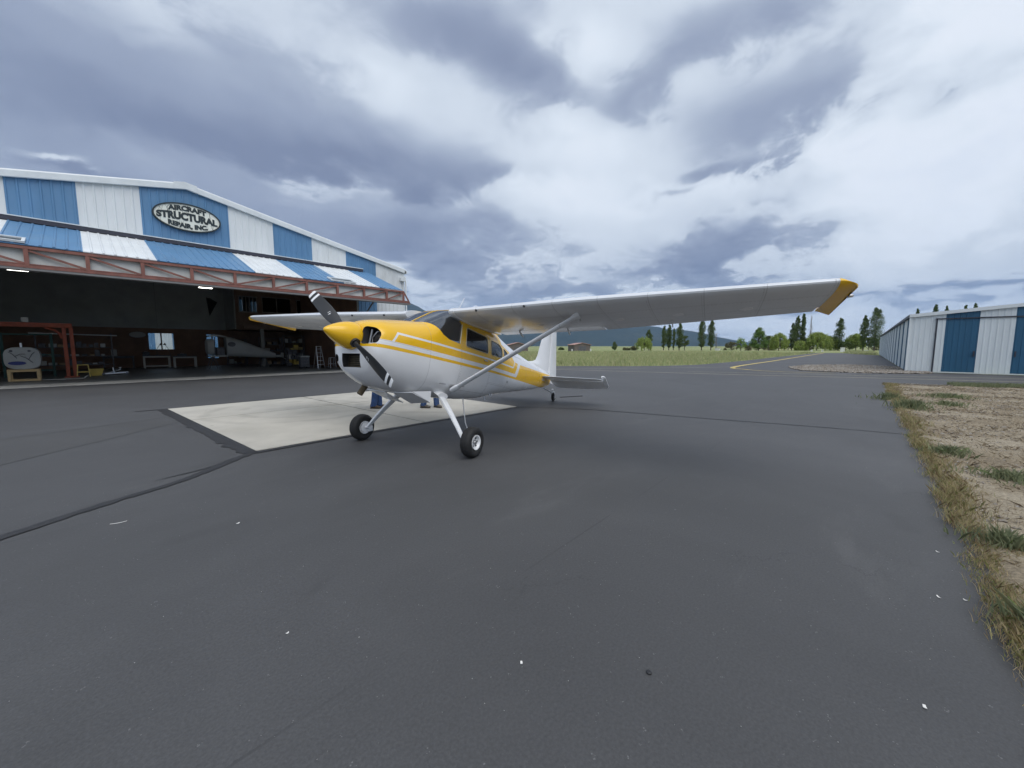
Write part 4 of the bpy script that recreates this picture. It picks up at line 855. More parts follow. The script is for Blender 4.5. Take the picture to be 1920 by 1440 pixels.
tt = WSILVER.node_tree; bb = shader(WSILVER); src = bb.inputs['Base Color'].links[0].from_socket; oc = coord(tt); x, y, z = sep(tt, oc); ay = y.ab()
sm = (((ay / 0.62).fn('FRACT') - 0.5).ab().lt(0.0060) * ay.gt(0.6)).mx((x + 0.42).ab().lt(0.004)).mx((x + 0.86).ab().lt(0.004))
rv_ = (((ay * 22.0).fn('FRACT') - 0.5).ab().lt(0.16) * ((x + 0.45).ab().lt(0.007)).mx((x + 0.89).ab().lt(0.007))).mx(((x * 22.0).fn('FRACT') - 0.5).ab().lt(0.16) * (((ay + 0.025) / 0.62).fn('FRACT') - 0.5).ab().lt(0.010) * x.lt(-0.1))
grime = fbm(tt, comb(tt, x * 0.8, y * 4.0, z), 2.4, 8, 0.7).ss(0.55, 0.80) * 0.22
src = mixc(tt, grime, src, (0.45, 0.44, 0.42)); src = mixc(tt, sm.mx(rv_) * 0.42, src, (0.22, 0.22, 0.23)); tt.links.new(src, bb.inputs['Base Color'])
def wing_cap(sgn):
    rings = []
    for t_, th_, dz_, dle, dte in ((5.282, 1.0, 0, 0, 0), (5.305, .97, -.003, -.003, -.01), (5.335, .86, -.014, -.009, -.025), (5.37, .68, -.034, -.018, -.045), (5.40, .44, -.058, -.032, -.06), (5.428, .22, -.078, -.055, -.07), (5.445, .05, -.09, -.09, -.07)):
        base = wring(5.28, 0, 1, sgn, th_); le, ch, z0 = wgeo(5.28); x_te = le - ch; out = []
        for (px, py, pz) in base:
            k = (px - x_te) / ch; xx_ = (x_te + dte) + k * (ch + dle - dte); rel = pz - z0; droop = dz_ * (.75 if rel > 0 else .45) * (1.0 - .15 * k); out.append((xx_, sgn * t_, z0 + rel + droop + (t_ - 5.28) * .03))
        rings.append(out)
    return MB().loft(rings)
STR_TOP = {}
for sgn in (1, -1):
    nm = 'left' if sgn > 0 else 'right'
    wg = part('wing', MB().loft([wring(t_, 0, .775, sgn) for t_ in stations(.46, 5.28, .2)]), WSILVER, plane, 32)
    def surf(t0, t1, beads):
        ts = []; n_ = int((t1 - t0) / (.05 if beads else .2)); mb = MB(); rings = []
        for i in range(n_ + 1):
            t_ = t0 + (t1 - t0) * i / n_; f = 1.0 + (.10 if beads and i % 2 else 0.0); rings.append([(p[0], p[1], p[2]) for p in wring(t_, .782, 1.0, sgn, f)])
        return mb.loft(rings)
    part('flap', surf(.60, 2.54, True), WSILVER, wg, 25); part('aileron', surf(2.56, 5.26, False), WSILVER, wg, 32)
    tp = part('wing_tip', wing_cap(sgn), YP, wg, 40)
    part('navigation_light', MB().lathe([(.012, 0), (.022, .01), (.018, .05), (.004, .065)], 12, 'y', (-.55, sgn * 5.435 if sgn > 0 else -5.50, wgeo(5.20)[2] - .035)), METAL, wg, 40)
    for t_ in (.95, 1.75): part('leading_edge_vent', MB().lathe([(.016, .0), (.016, .02), (.010, .021)], 12, 'x', (wgeo(t_)[0] - .012, sgn * t_, wgeo(t_)[2] - .02)), MATBLACK, wg)
    for t_ in (1.6, 2.9, 3.7, 4.5): part('inspection_cover', MB().lathe([(.075, -.004), (.075, .004)], 24, 'z', wpt(t_, .55, loz(.55) + .001, sgn)), WP, wg)
    part('fuel_cap', MB().lathe([(.05, 0), (.05, .012), (.03, .02)], 18, 'z', (-.45, sgn * 1.5, wgeo(1.5)[2] + .145)), METAL, wg, 40)
    for t_ in (1.05, 1.95, 3.6): part('hinge_bracket', MB().bar(wpt(t_, .80, -.02, sgn), wpt(t_, .90, -.055, sgn), .015, .03), WSILVER, wg)
    part('wing_root_fairing', MB().loft([[(p[0] + .012, sgn * yy, p[2] + (p[2] - wgeo(.5)[2]) * .10) for p in wring(.5, 0, .97, 1)] for yy in (.445, .535)]), WSILVER, plane, 32)
    # strut
    a = Vector((-.14, sgn * .535, .955)); b_ = Vector(wpt(2.42, .27, loz(.27) + .004, sgn)); dv = (b_ - a).normalized()
    ch_ = Vector((1, 0, 0)); ch_ = (ch_ - dv * ch_.dot(dv)).normalized(); nn_ = dv.cross(ch_)
    def sring(p, c_, h_): return [p + ch_ * (c_ / 2 * math.cos(k * math.pi / 10)) + nn_ * (h_ / 2 * math.sin(k * math.pi / 10)) for k in range(20)]
    st = part('wing_strut', MB().loft([sring(a.lerp(b_, f), .125, .056) for f in (.03, .3, .7, .985)]), WSILVER, plane, 40)
    part('strut_cuff', MB().loft([sring(a.lerp(b_, f), c_, h_) for f, c_, h_ in ((-.012, .10, .05), (.0, .15, .075), (.045, .15, .075), (.055, .128, .058))]), WSILVER, st, 40)
    part('strut_cuff', MB().loft([sring(a.lerp(b_, f), c_, h_) for f, c_, h_ in ((.945, .128, .058), (.965, .17, .08), (.992, .24, .12), (1.002, .26, .13))]), WSILVER, st, 40)
    part('tie_down_ring', MB().tube([b_ + Vector((-.05, 0, 0)), b_ + Vector((-.06, .0, -.07)), b_ + Vector((-.09, 0, -.07)), b_ + Vector((-.10, 0, 0))], .008, 6), METAL, wg, 40)
    # landing gear leg and wheel
    AX = Vector(body(.03, sgn * 1.125, .222)); top_ = Vector((-.02, sgn * .40, .86)); mid = Vector(body(.03, sgn * .965, .255))
    lg = MB(); rings = []
    for f in (0, .25, .5, .75, 1.0):
        p = top_.lerp(mid, f) + Vector((0, 0, .025 * math.sin(f * math.pi))); wd = .14 - .065 * f; tk = .045 - .012 * f; d_ = (mid - top_).normalized(); cx_ = Vector((1, 0, 0)); nn2 = d_.cross(cx_).normalized()
        rings.append([p + cx_ * (wd / 2 * cc) + nn2 * (tk / 2 * ss_) for cc, ss_ in ((1, 0), (.9, .8), (.5, 1), (-.5, 1), (-.9, .8), (-1, 0), (-.9, -.8), (-.5, -1), (.5, -1), (.9, -.8))])
    part('gear_leg', lg.loft(rings), WP, plane, 40)
    part('gear_fairing', MB().loft([[(-.02 + .13 * cc, sgn * yy, zz2 + .05 * ss_) for cc, ss_ in ((1, 0), (.7, .7), (0, 1), (-.7, .7), (-1, 0), (-.7, -.7), (0, -1), (.7, -.7))] for yy, zz2 in ((.34, .905), (.46, .845))]), WP, plane, 40)
    wh = link('wheel', None, plane, loc=AX, rot=(0, TH, 0))
    RT, WT = .222, .085
    part('tyre', MB().lathe([(.105, -.060), (.135, -.080), (.175, -WT), (.205, -.070), (.218, -.045), (.2205, -.030), (.2165, -.027), (.2165, -.021), (.2215, -.018), (RT, .0), (.2215, .018), (.2165, .021), (.2165, .027), (.2205, .030), (.218, .045), (.205, .070), (.175, WT), (.135, .080), (.105, .060), (.098, .0)], 44, 'y'), BLACK, wh, 50)
    part('rim', MB().lathe([(.030, sgn * .030), (.050, sgn * .034), (.075, sgn * .042), (.084, sgn * .060), (.092, sgn * .076), (.108, sgn * .079), (.109, sgn * .066), (.100, 0), (.109, -sgn * .066), (.108, -sgn * .079), (.092, -sgn * .074), (.05, -sgn * .05), (.03, -sgn * .05)], 32, 'y'), WP, wh, 40)
    part('hub_cap', MB().lathe([(.034, sgn * .028), (.034, sgn * .055), (.026, sgn * .066), (.005, sgn * .070)], 20, 'y'), METAL, wh, 40)
    for k in range(6): part('rim_hole', MB().lathe([(.013, sgn * .040), (.013, sgn * .0475), (.003, sgn * .0476)], 10, 'y', (.062 * math.cos(k * R(60)), 0, .062 * math.sin(k * R(60)))), CAVITY, wh)
    part('brake_disc', MB().lathe([(.03, -sgn * .075), (.088, -sgn * .082), (.088, -sgn * .098), (.03, -sgn * .10)], 28, 'y'), WP, wh, 40)
    part('brake_caliper', MB().bevbox(-.115, -.03, min(-sgn * .075, -sgn * .135), max(-sgn * .075, -sgn * .135), -.075, .02, .01), WP, wh, 40)
    part('axle', MB().tube([(0, -sgn * .17, .02), (0, -sgn * .05, 0)], .026, 12), WP, wh, 40)
# tail
def flat_ring(pts_, y0, y1): pass
def foil(le, te, z, y, tk, n=8, swap=False):
    out = []; xs = [(1 - math.cos(math.pi * i / n)) / 2 for i in range(n + 1)]
    for i in range(n + 1): out.append((te + (le - te) * xs[n - i] if False else le + (te - le) * (1 - xs[i]), tk / 2 * (math.sin(math.pi * min(1, (1 - xs[i]) / .6 * .5)) if (1 - xs[i]) < .6 else 1 - ((1 - xs[i]) - .6) / .4 * .45)))
    up = out; lo = [(p[0], -p[1]) for p in reversed(out[:-1])] if True else []
    return [(p[0], y, z + p[1]) if not swap else (p[0], p[1], z) for p in up + lo]
# fin: stacked horizontal sections, leading edge sweeping back out of a dorsal fillet
fin_le = [(1.84, -3.75), (1.96, -3.86), (1.985, -4.02), (2.02, -4.22), (2.08, -4.40), (2.20, -4.50), (2.45, -4.60), (2.67, -4.70), (3.0, -4.86), (3.25, -4.98), (3.36, -5.12)]
CORR = 0.012
part('fin', MB().loft([foil(le, -5.34 - .0 * zz2, zz2, 0, .085 if zz2 > 1.9 else .06, swap=True) for zz2, le in fin_le]), WP, plane, 40)
def rud_te(zv): return float(np.interp(zv, [1.55, 1.82, 2.94, 3.33], [-5.80, -5.985, -5.775, -5.70]))
rings = []; zs_ = list(np.linspace(1.56, 3.33, 72))
for i, zv in enumerate(zs_):
    k = .038 + (.005 if i % 3 == 0 and 1.75 < zv < 3.2 else 0); te = rud_te(zv); rings.append([(-5.35, 0, zv), (-5.352, k, zv), (-5.5, k * .86, zv), (te + .06, .010, zv), (te, .004, zv), (te, -.004, zv), (te + .06, -.010, zv), (-5.5, -k * .86, zv), (-5.352, -k, zv)])
part('rudder', MB().loft(rings), WP, plane, 20)
SZ = 1.665
for sgn in (1, -1):
    part('stabilizer', MB().loft([foil(le, -5.20, SZ, sgn * yy, tk) for yy, le, tk in ((.06, -4.50, .085), (.25, -4.53, .085), (1.0, -4.66, .07), (1.52, -4.75, .055), (1.62, -4.80, .04), (1.65, -4.90, .02))]), WP, plane, 40)
    DE = R(24); hx = -5.215
    def erot(p): dx_, dz_ = p[0] - hx, p[2] - SZ; return (hx + dx_ * math.cos(DE) - dz_ * math.sin(DE), p[1], SZ + dx_ * math.sin(DE) + dz_ * math.cos(DE))
    rings = []; ys = list(np.linspace(.14, 1.62, 60))
    for i, yy in enumerate(ys):
        k = .030 + (.005 if i % 3 == 0 else 0); te = float(np.interp(yy, [.14, .22, 1.2, 1.62], [-5.55, -5.70, -5.70, -5.62])); rings.append([erot(p) for p in [(hx, sgn * yy, SZ + k), (hx - .2, sgn * yy, SZ + k * .8), (te, sgn * yy, SZ + .005), (te, sgn * yy, SZ - .005), (hx - .2, sgn * yy, SZ - k * .8), (hx, sgn * yy, SZ - k)]])
    ev = part('elevator', MB().loft(rings), WP, plane, 20)
    hr = [[erot((x0, sgn * yy, SZ + tk)), erot((x1, sgn * yy, SZ + tk)), erot((x1, sgn * yy, SZ - tk)), erot((x0, sgn * yy, SZ - tk))] for yy, x0, x1, tk in ((1.625, -4.98, -5.60, .014), (1.68, -4.97, -5.58, .012), (1.72, -5.02, -5.5, .006))]
    part('balance_horn', MB().loft(hr), WP, ev)
part('tail_cone', MB().loft([[(xv, r_ * math.cos(k * math.pi / 8), zc + h_ * math.sin(k * math.pi / 8)) for k in range(16)] for xv, r_, zc, h_ in ((-5.40, .056, 1.65, .148), (-5.46, .045, 1.65, .12), (-5.50, .02, 1.65, .06))]), WP, plane, 40)
# tailwheel
TWX = Vector(body(-5.87, .06, .125))
part('tail_spring', MB().loft([[Vector(p) + Vector((0, yy, 0)) + Vector((0, 0, zz2)) for yy, zz2 in ((-.03, -.012), (.03, -.012), (.03, .012), (-.03, .012))] for p in [(-4.75, 0, 1.40), (-5.10, 0, 1.395), (-5.35, 0, 1.36), (-5.55, .02, 1.33), (-5.66, .04, 1.31)]]), WP, plane, 30)
tw = link('tail_wheel', None, plane, loc=TWX, rot=(0, TH, R(8)))
part('tyre', MB().lathe([(.05, -.034), (.09, -.042), (.115, -.03), (.124, 0), (.115, .03), (.09, .042), (.05, .034)], 30, 'y'), BLACK, tw, 50); part('rim', MB().lathe([(.02, -.036), (.055, -.036), (.055, .036), (.02, .036)], 20, 'y'), WP, tw, 40)
part('fork', MB().bar((0, .052, -.02), (.10, .052, .15), .014, .045).bar((0, -.052, -.02), (.10, -.052, .15), .014, .045).bevbox(.055, .15, -.06, .06, .14, .165, .008).tube([(.11, 0, .15), (.14, 0, .24)], .03, 12), WP, tw, 40)
part('drain_hose', MB().tube([body(-.95, .28, .90), body(-.97, .28, .60), body(-1.0, .30, .25), body(-1.06, .33, .04), body(-1.18, .36, .008)], .009, 8), WP, plane, 50)
part('whip_antenna', MB().tube([(-.75, .0, 2.31), (-.98, 0, 2.72)], [.006, .003], 6), WP, plane)
part('beacon', MB().lathe([(.03, 0), (.03, .03), (.012, .05)], 14, 'z', (-1.3, .28, 2.30)), WP, plane, 40)
part('sump_drain', MB().tube([(-1.62, .33, 1.0), (-1.62, .35, .93)], .016, 8).tube([(-1.70, .33, 1.0), (-1.70, .34, .95)], .012, 8), METAL, plane, 40)
part('fuselage_port', MB().lathe([(.028, 0), (.028, .006), (.02, .007)], 16, 'y', (-2.1, side_y(-2.1, 1.28) - .002, 1.28)), METAL, plane)
# small illegible lettering behind the cabin and on the tail
INK = material('grey_print', (0.20, 0.22, 0.26), 0.6)
lr = random.Random(3); lt = MB(); xx_ = -2.55
while xx_ > -3.0:
    w_ = lr.uniform(.022, .04); ya = side_y(xx_, 1.86) + .003; lt.add([(xx_, ya, 1.835), (xx_ - w_, side_y(xx_ - w_, 1.86) + .003, 1.835), (xx_ - w_, side_y(xx_ - w_, 1.88) + .003, 1.88), (xx_, side_y(xx_, 1.88) + .003, 1.88)], [(0, 1, 2, 3)]); xx_ -= w_ + .014
part('lettering', lt, INK, plane)
lt = MB(); xx_ = -4.52
for k in range(4): lt.add([(xx_ - k * .05, side_y(xx_, 1.58) + .004, 1.545), (xx_ - k * .05 - .04, side_y(xx_ - .05, 1.58) + .004, 1.545), (xx_ - k * .05 - .04, side_y(xx_ - .05, 1.58) + .004, 1.61), (xx_ - k * .05, side_y(xx_, 1.58) + .004, 1.61)], [(0, 1, 2, 3)])
part('registration_patch', lt, WP, plane)
# ------------------------------------------------------------------ things inside the repair hangar
ORANGE = material('orange_red_steel', (0.42, 0.095, 0.045), 0.6, var=0.2, vscale=3, dirt=(0.25, 0.07, 0.04))
PINE = material('pine_wood', (0.50, 0.35, 0.17), 0.7, var=0.18, vscale=6, stretch=(1, 1, 4))
PRIMER = material('grey_primer', (0.36, 0.36, 0.34), 0.6, var=0.08, vscale=2, dirt=(0.28, 0.28, 0.26))
YTOOL = material('yellow_enamel', (0.66, 0.48, 0.10), 0.5, var=0.12)
BLUEP = material('blue_plastic', (0.02, 0.03, 0.16), 0.5); TEAL = material('dark_green_steel', (0.03, 0.09, 0.075), 0.6, var=0.2)
PALEW = material('pale_bench_paint', (0.55, 0.53, 0.48), 0.6, var=0.1); DARKBOX = material('dark_clutter', (0.10, 0.10, 0.11), 0.7, var=0.4, vscale=4)
ALU = material('aluminium', (0.55, 0.56, 0.57), 0.4, metal=0.8, var=0.1); FLAG = material('dark_pennant_cloth', (0.02, 0.02, 0.026), 0.9)
CARD = material('cardboard', (0.30, 0.21, 0.12), 0.85, var=0.15)
FZ = 0.011
g = thing('gantry_frame', 'orange red steel gantry frame standing in the left of the hangar', 'gantry', (-2.9, 30.2, FZ))
part('beam', MB().bevbox(-3.2, 2.35, -.11, .11, 2.52, 2.74, .015), ORANGE, g)
for x0 in (2.06, 2.30): part('post', MB().bevbox(x0 - .07, x0 + .07, -.08, .08, 0.02, 2.515, .012), ORANGE, g)
for x0 in (-3.1, -2.86): part('post', MB().bevbox(x0 - .07, x0 + .07, -.08, .08, 0.02, 2.515, .012), ORANGE, g)
part('knee_brace', MB().tube([(1.45, 0, 2.50), (1.75, 0, 2.40), (1.93, 0, 2.20), (1.97, 0, 1.98)], .06, 8), ORANGE, g, 40)
for x0 in (2.18, -2.98): part('foot', MB().bevbox(x0 - .25, x0 + .25, -.5, .5, 0.0, .055, .01), ORANGE, g)
part('switch_box', MB().bevbox(.75, .97, -.10, .02, 2.745, 2.98, .01), PALEW, g)
s_ = thing('engine_stand', 'low pine stand holding the grey firewall at the left edge', 'stand', (-2.12, 28.6, FZ))
for a in (-.42, .42):
    for y in (-.3, .3): part('leg', MB().box(a - .05, a + .05, y - .04, y + .04, 0, .50), PINE, s_)
for y in (-.3, .3): part('rail', MB().box(-.37, .37, y - .03, y + .03, .42, .50), PINE, s_); part('rail', MB().box(-.37, .37, y - .03, y + .03, .0, .07), PINE, s_)
part('top', MB().box(-.47, .47, -.34, .34, .502, .53), PINE, s_)
fw_ = thing('firewall', 'rounded grey aircraft firewall section resting on the pine stand', 'aircraft part', (-2.12, 28.6, FZ + .531))
def rr_ring(y, w, h, z0, n=28, e=3.2): return [(w * math.copysign(abs(math.cos(k * 2 * math.pi / n)) ** (2 / e), math.cos(k * 2 * math.pi / n)), y, z0 + h + h * math.copysign(abs(math.sin(k * 2 * math.pi / n)) ** (2 / e), math.sin(k * 2 * math.pi / n))) for k in range(n)]
part('shell', MB().loft([rr_ring(-.26, .50, .47, .02), rr_ring(-.24, .535, .50, 0), rr_ring(.2, .55, .51, 0), rr_ring(.22, .53, .49, .02)]), PRIMER, fw_, 40)
part('cover_patch', MB().loft([[(p[0] * .5 - .16, -.275 + .0, p[2]) for p in rr_ring(0, .52, .085, .20, e=2)], [(p[0] * .5 - .16, -.262, p[2]) for p in rr_ring(0, .52, .085, .20, e=2)]]), BLUEP, fw_)
for a in ((-.38, .8, -.15, .5), (.38, .8, .18, .45), (-.05, .62, .3, .3), (-.2, .6, .1, .7)): part('cable', MB().tube([(a[0], -.275, a[1]), ((a[0] + a[2]) / 2, -.29, (a[1] + a[3]) / 2 + .05), (a[2], -.275, a[3])], .012, 6), DARKBOX, fw_, 40)
for x0 in (-.3, .22): part('port', MB().lathe([(.05, -.28), (.05, -.262), (.03, -.261)], 14, 'y', (x0, 0, .84)), DARKBOX, fw_)
part('bracket', MB().box(-.03, .03, -.25, -.2, 1.0, 1.2), ALU, fw_)
g2 = thing('green_frame', 'dark green steel rack frame behind the grey firewall', 'rack', (-2.2, 31.6, FZ))
for x0 in (-.75, .85): part('post', MB().box(x0 - .05, x0 + .05, -.05, .05, 0, 2.25), TEAL, g2)
for z0 in (2.15, 1.1, .3): part('crossbar', MB().box(-.69, .79, -.04, .04, z0, z0 + .08), TEAL, g2)
def stool(x, y, h, w, mat, lab):
    s_ = thing('step_stool', lab, 'stool', (x, y, FZ)); sp_ = .05
    for sx in (-1, 1):
        for sy in (-1, 1): part('leg', MB().bar((sx * w / 2, sy * w * .45, 0), (sx * (w / 2 - sp_), sy * w * .28, h - .02), .045, .035), mat, s_)
    part('step', MB().box(-w / 2 + .03, w / 2 - .03, -w * .3, w * .3, h - .019, h + .02), mat, s_)
    for sy in (-1, 1): part('rung', MB().box(-w / 2 + .045, w / 2 - .045, sy * w * .40 - .015, sy * w * .40 + .015, h * .38, h * .38 + .035), mat, s_)
stool(-.32, 30.0, .62, .46, YTOOL, 'pale yellow step stool right of the orange gantry')
bx_ = thing('storage_bin', 'yellow plastic bin behind the yellow step stool', 'bin', (.15, 30.8, FZ))
part('tub', MB().loft([[(-.2, -.2, 0), (.2, -.2, 0), (.2, .2, 0), (-.2, .2, 0)], [(-.26, -.25, .36), (.26, -.25, .36), (.26, .25, .36), (-.26, .25, .36)], [(-.23, -.22, .36), (.23, -.22, .36), (.23, .22, .36), (-.23, .22, .36)], [(-.18, -.18, .03), (.18, -.18, .03), (.18, .18, .03), (-.18, .18, .03)]]), YTOOL, bx_)
part('rim', MB().box(-.28, .28, -.275, -.252, .31, .37), YTOOL, bx_)
j = thing('floor_jack', 'silver trolley jack on the hangar floor right of the yellow bin', 'jack', (.85, 30.5, FZ))
part('side_rail', MB().bar((-.5, -.1, .09), (.5, -.1, .14), .03, .07), ALU, j); part('side_rail', MB().bar((-.5, .1, .09), (.5, .1, .14), .03, .07), ALU, j)
for sx in (-.45, .45):
    for sy in (-.13, .13): part('wheel', MB().lathe([(.07, -.02), (.07, .02)], 14, 'y', (sx, sy, .07)), DARKBOX, j)
part('lift_arm', MB().tube([(-.3, 0, .12), (.2, 0, .30), (.2, 0, .40)], .03, 8), ALU, j); part('saddle', MB().lathe([(.06, .40), (.06, .43)], 12, 'z', (.2, 0, 0)), ALU, j); part('cylinder', MB().tube([(-.05, 0, .15), (-.08, 0, .42)], .035, 10), ALU, j)
rod = thing('tow_bar', 'thin white tow bar lying on the hangar floor near the gantry', 'tow bar', (-1.0, 28.4, FZ + .012))
part('bar', MB().tube([(-.75, -.06, .0), (.7, .06, .0)], .012, 8), PALEW, rod); part('handle', MB().tube([(.7, .06, 0), (.78, .08, .10), (.84, .0, .14)], .02, 8), PALEW, rod, 40)
rk = thing('pipe_rack', 'rack with a long silver pipe and dark parts behind the gantry', 'rack', (-.6, 33.5, FZ))
for x0 in (-1.4, 1.5): part('post', MB().box(x0 - .03, x0 + .03, -.03, .03, 0, 2.35), DARKBOX, rk)
part('pipe', MB().tube([(-1.6, -.08, 2.30), (1.75, -.08, 2.22)], .035, 10), ALU, rk, 40)
for z0 in (.5, 1.0, 1.5): part('shelf', MB().box(-1.36, 1.46, -.25, .25, z0, z0 + .03), DARKBOX, rk)
rb = random.Random(11)
def clutter(parent, x0, x1, y0, z, n, hmax, mats):
    x = x0
    for k in range(n):
        w = rb.uniform(.12, .34); h = rb.uniform(.08, hmax)
        if x + w > x1: break
        part('stored_box', MB().bevbox(x, x + w, y0 - .15, y0 + .15, z + .001, z + h, .01), rb.choice(mats), parent); x += w + rb.uniform(.02, .12)
for z0 in (.53, 1.03, 1.53): clutter(rk, -1.3, 1.4, 0, z0, 9, .36, [DARKBOX, DARKBOX, CARD, PRIMER])
def bench(x, y, w, d_, h, mat, lab, topmat=DARKBOX, n=4):
    b_ = thing('workbench', lab, 'workbench', (x, y, FZ))
    part('top', MB().bevbox(-w / 2, w / 2, -d_ / 2, d_ / 2, h - .05, h, .008), topmat, b_)
    for sx in (-1, 1):
        for sy in (-1, 1): part('leg', MB().box(sx * (w / 2 - .07) - .035, sx * (w / 2 - .07) + .035, sy * (d_ / 2 - .06) - .035, sy * (d_ / 2 - .06) + .035, 0, h - .051), mat, b_)
    for sy in (-1, 1): part('apron_rail', MB().box(-w / 2 + .11, w / 2 - .11, sy * (d_ / 2 - .06) - .02, sy * (d_ / 2 - .06) + .02, h - .15, h - .055), mat, b_)
    return b_
b1 = bench(3.25, 38.3, 1.5, .7, .92, PALEW, 'white legged workbench under the bright back window'); part('lower_rail', MB().box(-.64, .64, -.33, -.29, .12, .19), PALEW, b1)
b2 = bench(4.75, 37.6, 1.35, .7, .86, PALEW, 'white legged work table right of the bench under the bright window')
b3 = bench(1.3, 38.6, 1.6, .7, .9, DARKBOX, 'dark workbench left of the bright back window')
for lx, ly, lz_, tilt, lb in ((3.30, 38.42, .932, .25, 'left black gooseneck lamp silhouetted against the bright window'), (4.05, 38.30, .0, -.3, 'right black lamp on a floor stand silhouetted against the bright window')):
    l_ = thing('bench_lamp', lb, 'lamp', (lx, ly, FZ + lz_ - (.011 if lz_ else 0)))
    hh = 1.72 - lz_
    part('base', MB().lathe([(.11, 0), (.11, .02), (.02, .03)], 16), DARKBOX, l_); part('arm', MB().tube([(0, 0, .02), (0, 0, hh * .55), (tilt * .5, 0, hh * .85), (tilt, 0, hh)], .014, 8), DARKBOX, l_, 40)
    part('shade', MB().lathe([(.03, .10), (.05, .06), (.10, -.05), (.095, -.05)], 16, 'z', (tilt, 0, hh)), DARKBOX, l_, 40)
for k, (x0, y0, z0, w, h, m, lb) in enumerate([(2.7, 38.3, .932, .35, .22, DARKBOX, 'dark toolbox on the bench under the bright window'), (4.6, 37.6, .872, .5, .14, DARKBOX, 'flat dark case on the white legged work table'), (1.1, 38.6, .912, .3, .42, PRIMER, 'grey cabinet box on the dark workbench')]):
    tb = thing('tool_box', lb, 'toolbox', (x0, y0, z0)); part('box', MB().bevbox(-w / 2, w / 2, -.14, .14, 0, h, .012), m, tb); part('lid', MB().bevbox(-w / 2 - .005, w / 2 + .005, -.145, .145, h + .001, h + .03, .008), m, tb); part('handle', MB().tube([(-.07, 0, h + .03), (-.07, 0, h + .07), (.07, 0, h + .07), (.07, 0, h + .03)], .01, 6), ALU, tb)
# fuselage under repair, standing on trestles
f2 = thing('bare_fuselage', 'grey primed airplane fuselage without wings parked inside the hangar', 'fuselage', (5.55, 34.2, FZ))
def f2ring(xv, zb, zt, hw): return [(xv, hw * math.copysign(abs(math.cos(a)) ** .75, math.cos(a)), (zb + zt) / 2 + (zt - zb) / 2 * math.copysign(abs(math.sin(a)) ** .75, math.sin(a))) for a in [2 * math.pi * k / 26 for k in range(26)]]
part('tail_section', MB().loft([f2ring(*q) for q in [(1.08, .86, 2.30, .52), (1.5, .84, 2.20, .50), (2.1, .80, 1.98, .45), (3.0, .74, 1.58, .33), (3.9, .70, 1.20, .20), (4.25, .70, 1.06, .14)]]), PRIMER, f2, 35)
part('cabin_roof', MB().loft([[(xv, -.50, zz2), (xv, .50, zz2), (xv, .46, zz2 + .10), (xv, -.46, zz2 + .10)] for xv, zz2 in ((.10, 2.24), (.55, 2.30), (1.06, 2.20))]), PRIMER, f2)
part('nose_bowl', MB().loft([f2ring(*q) for q in [(-.05, 1.10, 1.98, .34), (.0, 1.0, 2.06, .44), (.22, .96, 2.10, .48), (.38, .98, 2.08, .46)]]), PRIMER, f2, 35)
part('door_post', MB().bar((.36, -.46, .95), (.40, -.46, 2.24), .05), DARKBOX, f2); part('door_post', MB().bar((.36, .46, .95), (.40, .46, 2.24), .05), DARKBOX, f2)
part('cabin_floor', MB().box(.02, 1.1, -.48, .48, .84, .93), PRIMER, f2); part('seat_frame', MB().bevbox(.5, .95, -.4, .4, .935, 1.5, .03), DARKBOX, f2)
part('side_window', MB().loft([[(xx2, -.525 + dd, 1.72 + .17 * math.sin(a)) for xx2, a in [(1.36 + .24 * math.cos(a), a) for a in [2 * math.pi * k / 18 for k in range(18)]]] for dd in (0.0, .02)]), DARKBOX, f2)
part('tail_fitting', MB().bevbox(4.2, 4.75, -.06, .06, .74, .90, .02).bevbox(4.62, 4.84, -.05, .05, .70, 1.08, .02), PRIMER, f2)
part('tail_spring', MB().tube([(4.7, 0, .74), (5.0, 0, .55), (5.25, 0, .32), (5.33, 0, .12)], .025, 8), ALU, f2, 40); part('tail_wheel', MB().lathe([(.09, -.03), (.11, 0), (.09, .03)], 16, 'y', (5.33, 0, .112)), DARKBOX, f2)
for x0 in (.3, 3.4):
    t_ = part('trestle', MB().box(x0 - .05, x0 + .05, -.5, .5, .66 if x0 > 1 else .78, .72 if x0 > 1 else .84), DARKBOX, f2)
    for sx in (-1, 1):
        for sy in (-.42, .42): part('trestle_leg', MB().bar((x0 + sx * .3, sy, 0), (x0 + sx * .04, sy, .66 if x0 > 1 else .78), .04), DARKBOX, t_)
# shelves, ladder and clutter on the right
def shelves(x, y, w, h, n, lab, mats):
    s_ = thing('shelf_unit', lab, 'shelves', (x, y, FZ))
    for sx in (-1, 1):
        for sy in (-.22, .22): part('upright', MB().box(sx * w / 2 - .025, sx * w / 2 + .025, sy - .025, sy + .025, 0, h), DARKBOX, s_)
    for k in range(n):
        z0 = .12 + k * (h - .2) / (n - 1); part('shelf', MB().box(-w / 2 + .026, w / 2 - .026, -.25, .25, z0, z0 + .03), DARKBOX, s_)
        if k < n - 1: clutter(s_, -w / 2 + .05, w / 2 - .05, 0, z0 + .03, 6, (h - .2) / (n - 1) - .12, mats)
shelves(9.9, 35.6, 1.5, 2.3, 5, 'dark parts shelves behind the tail of the grey fuselage', [DARKBOX, DARKBOX, PRIMER, CARD])
shelves(11.55, 35.4, 1.5, 2.5, 5, 'dark parts shelves by the hangar side wall', [DARKBOX, DARKBOX, PRIMER, YTOOL])
shelves(10.95, 33.4, 1.1, 1.5, 4, 'low shelf with yellow boxes right of the grey fuselage tail', [DARKBOX, YTOOL, DARKBOX, PALEW])
shelves(8.3, 38.9, 1.3, 2.2, 5, 'dark shelves against the back wall behind the grey fuselage', [DARKBOX, PRIMER, CARD])
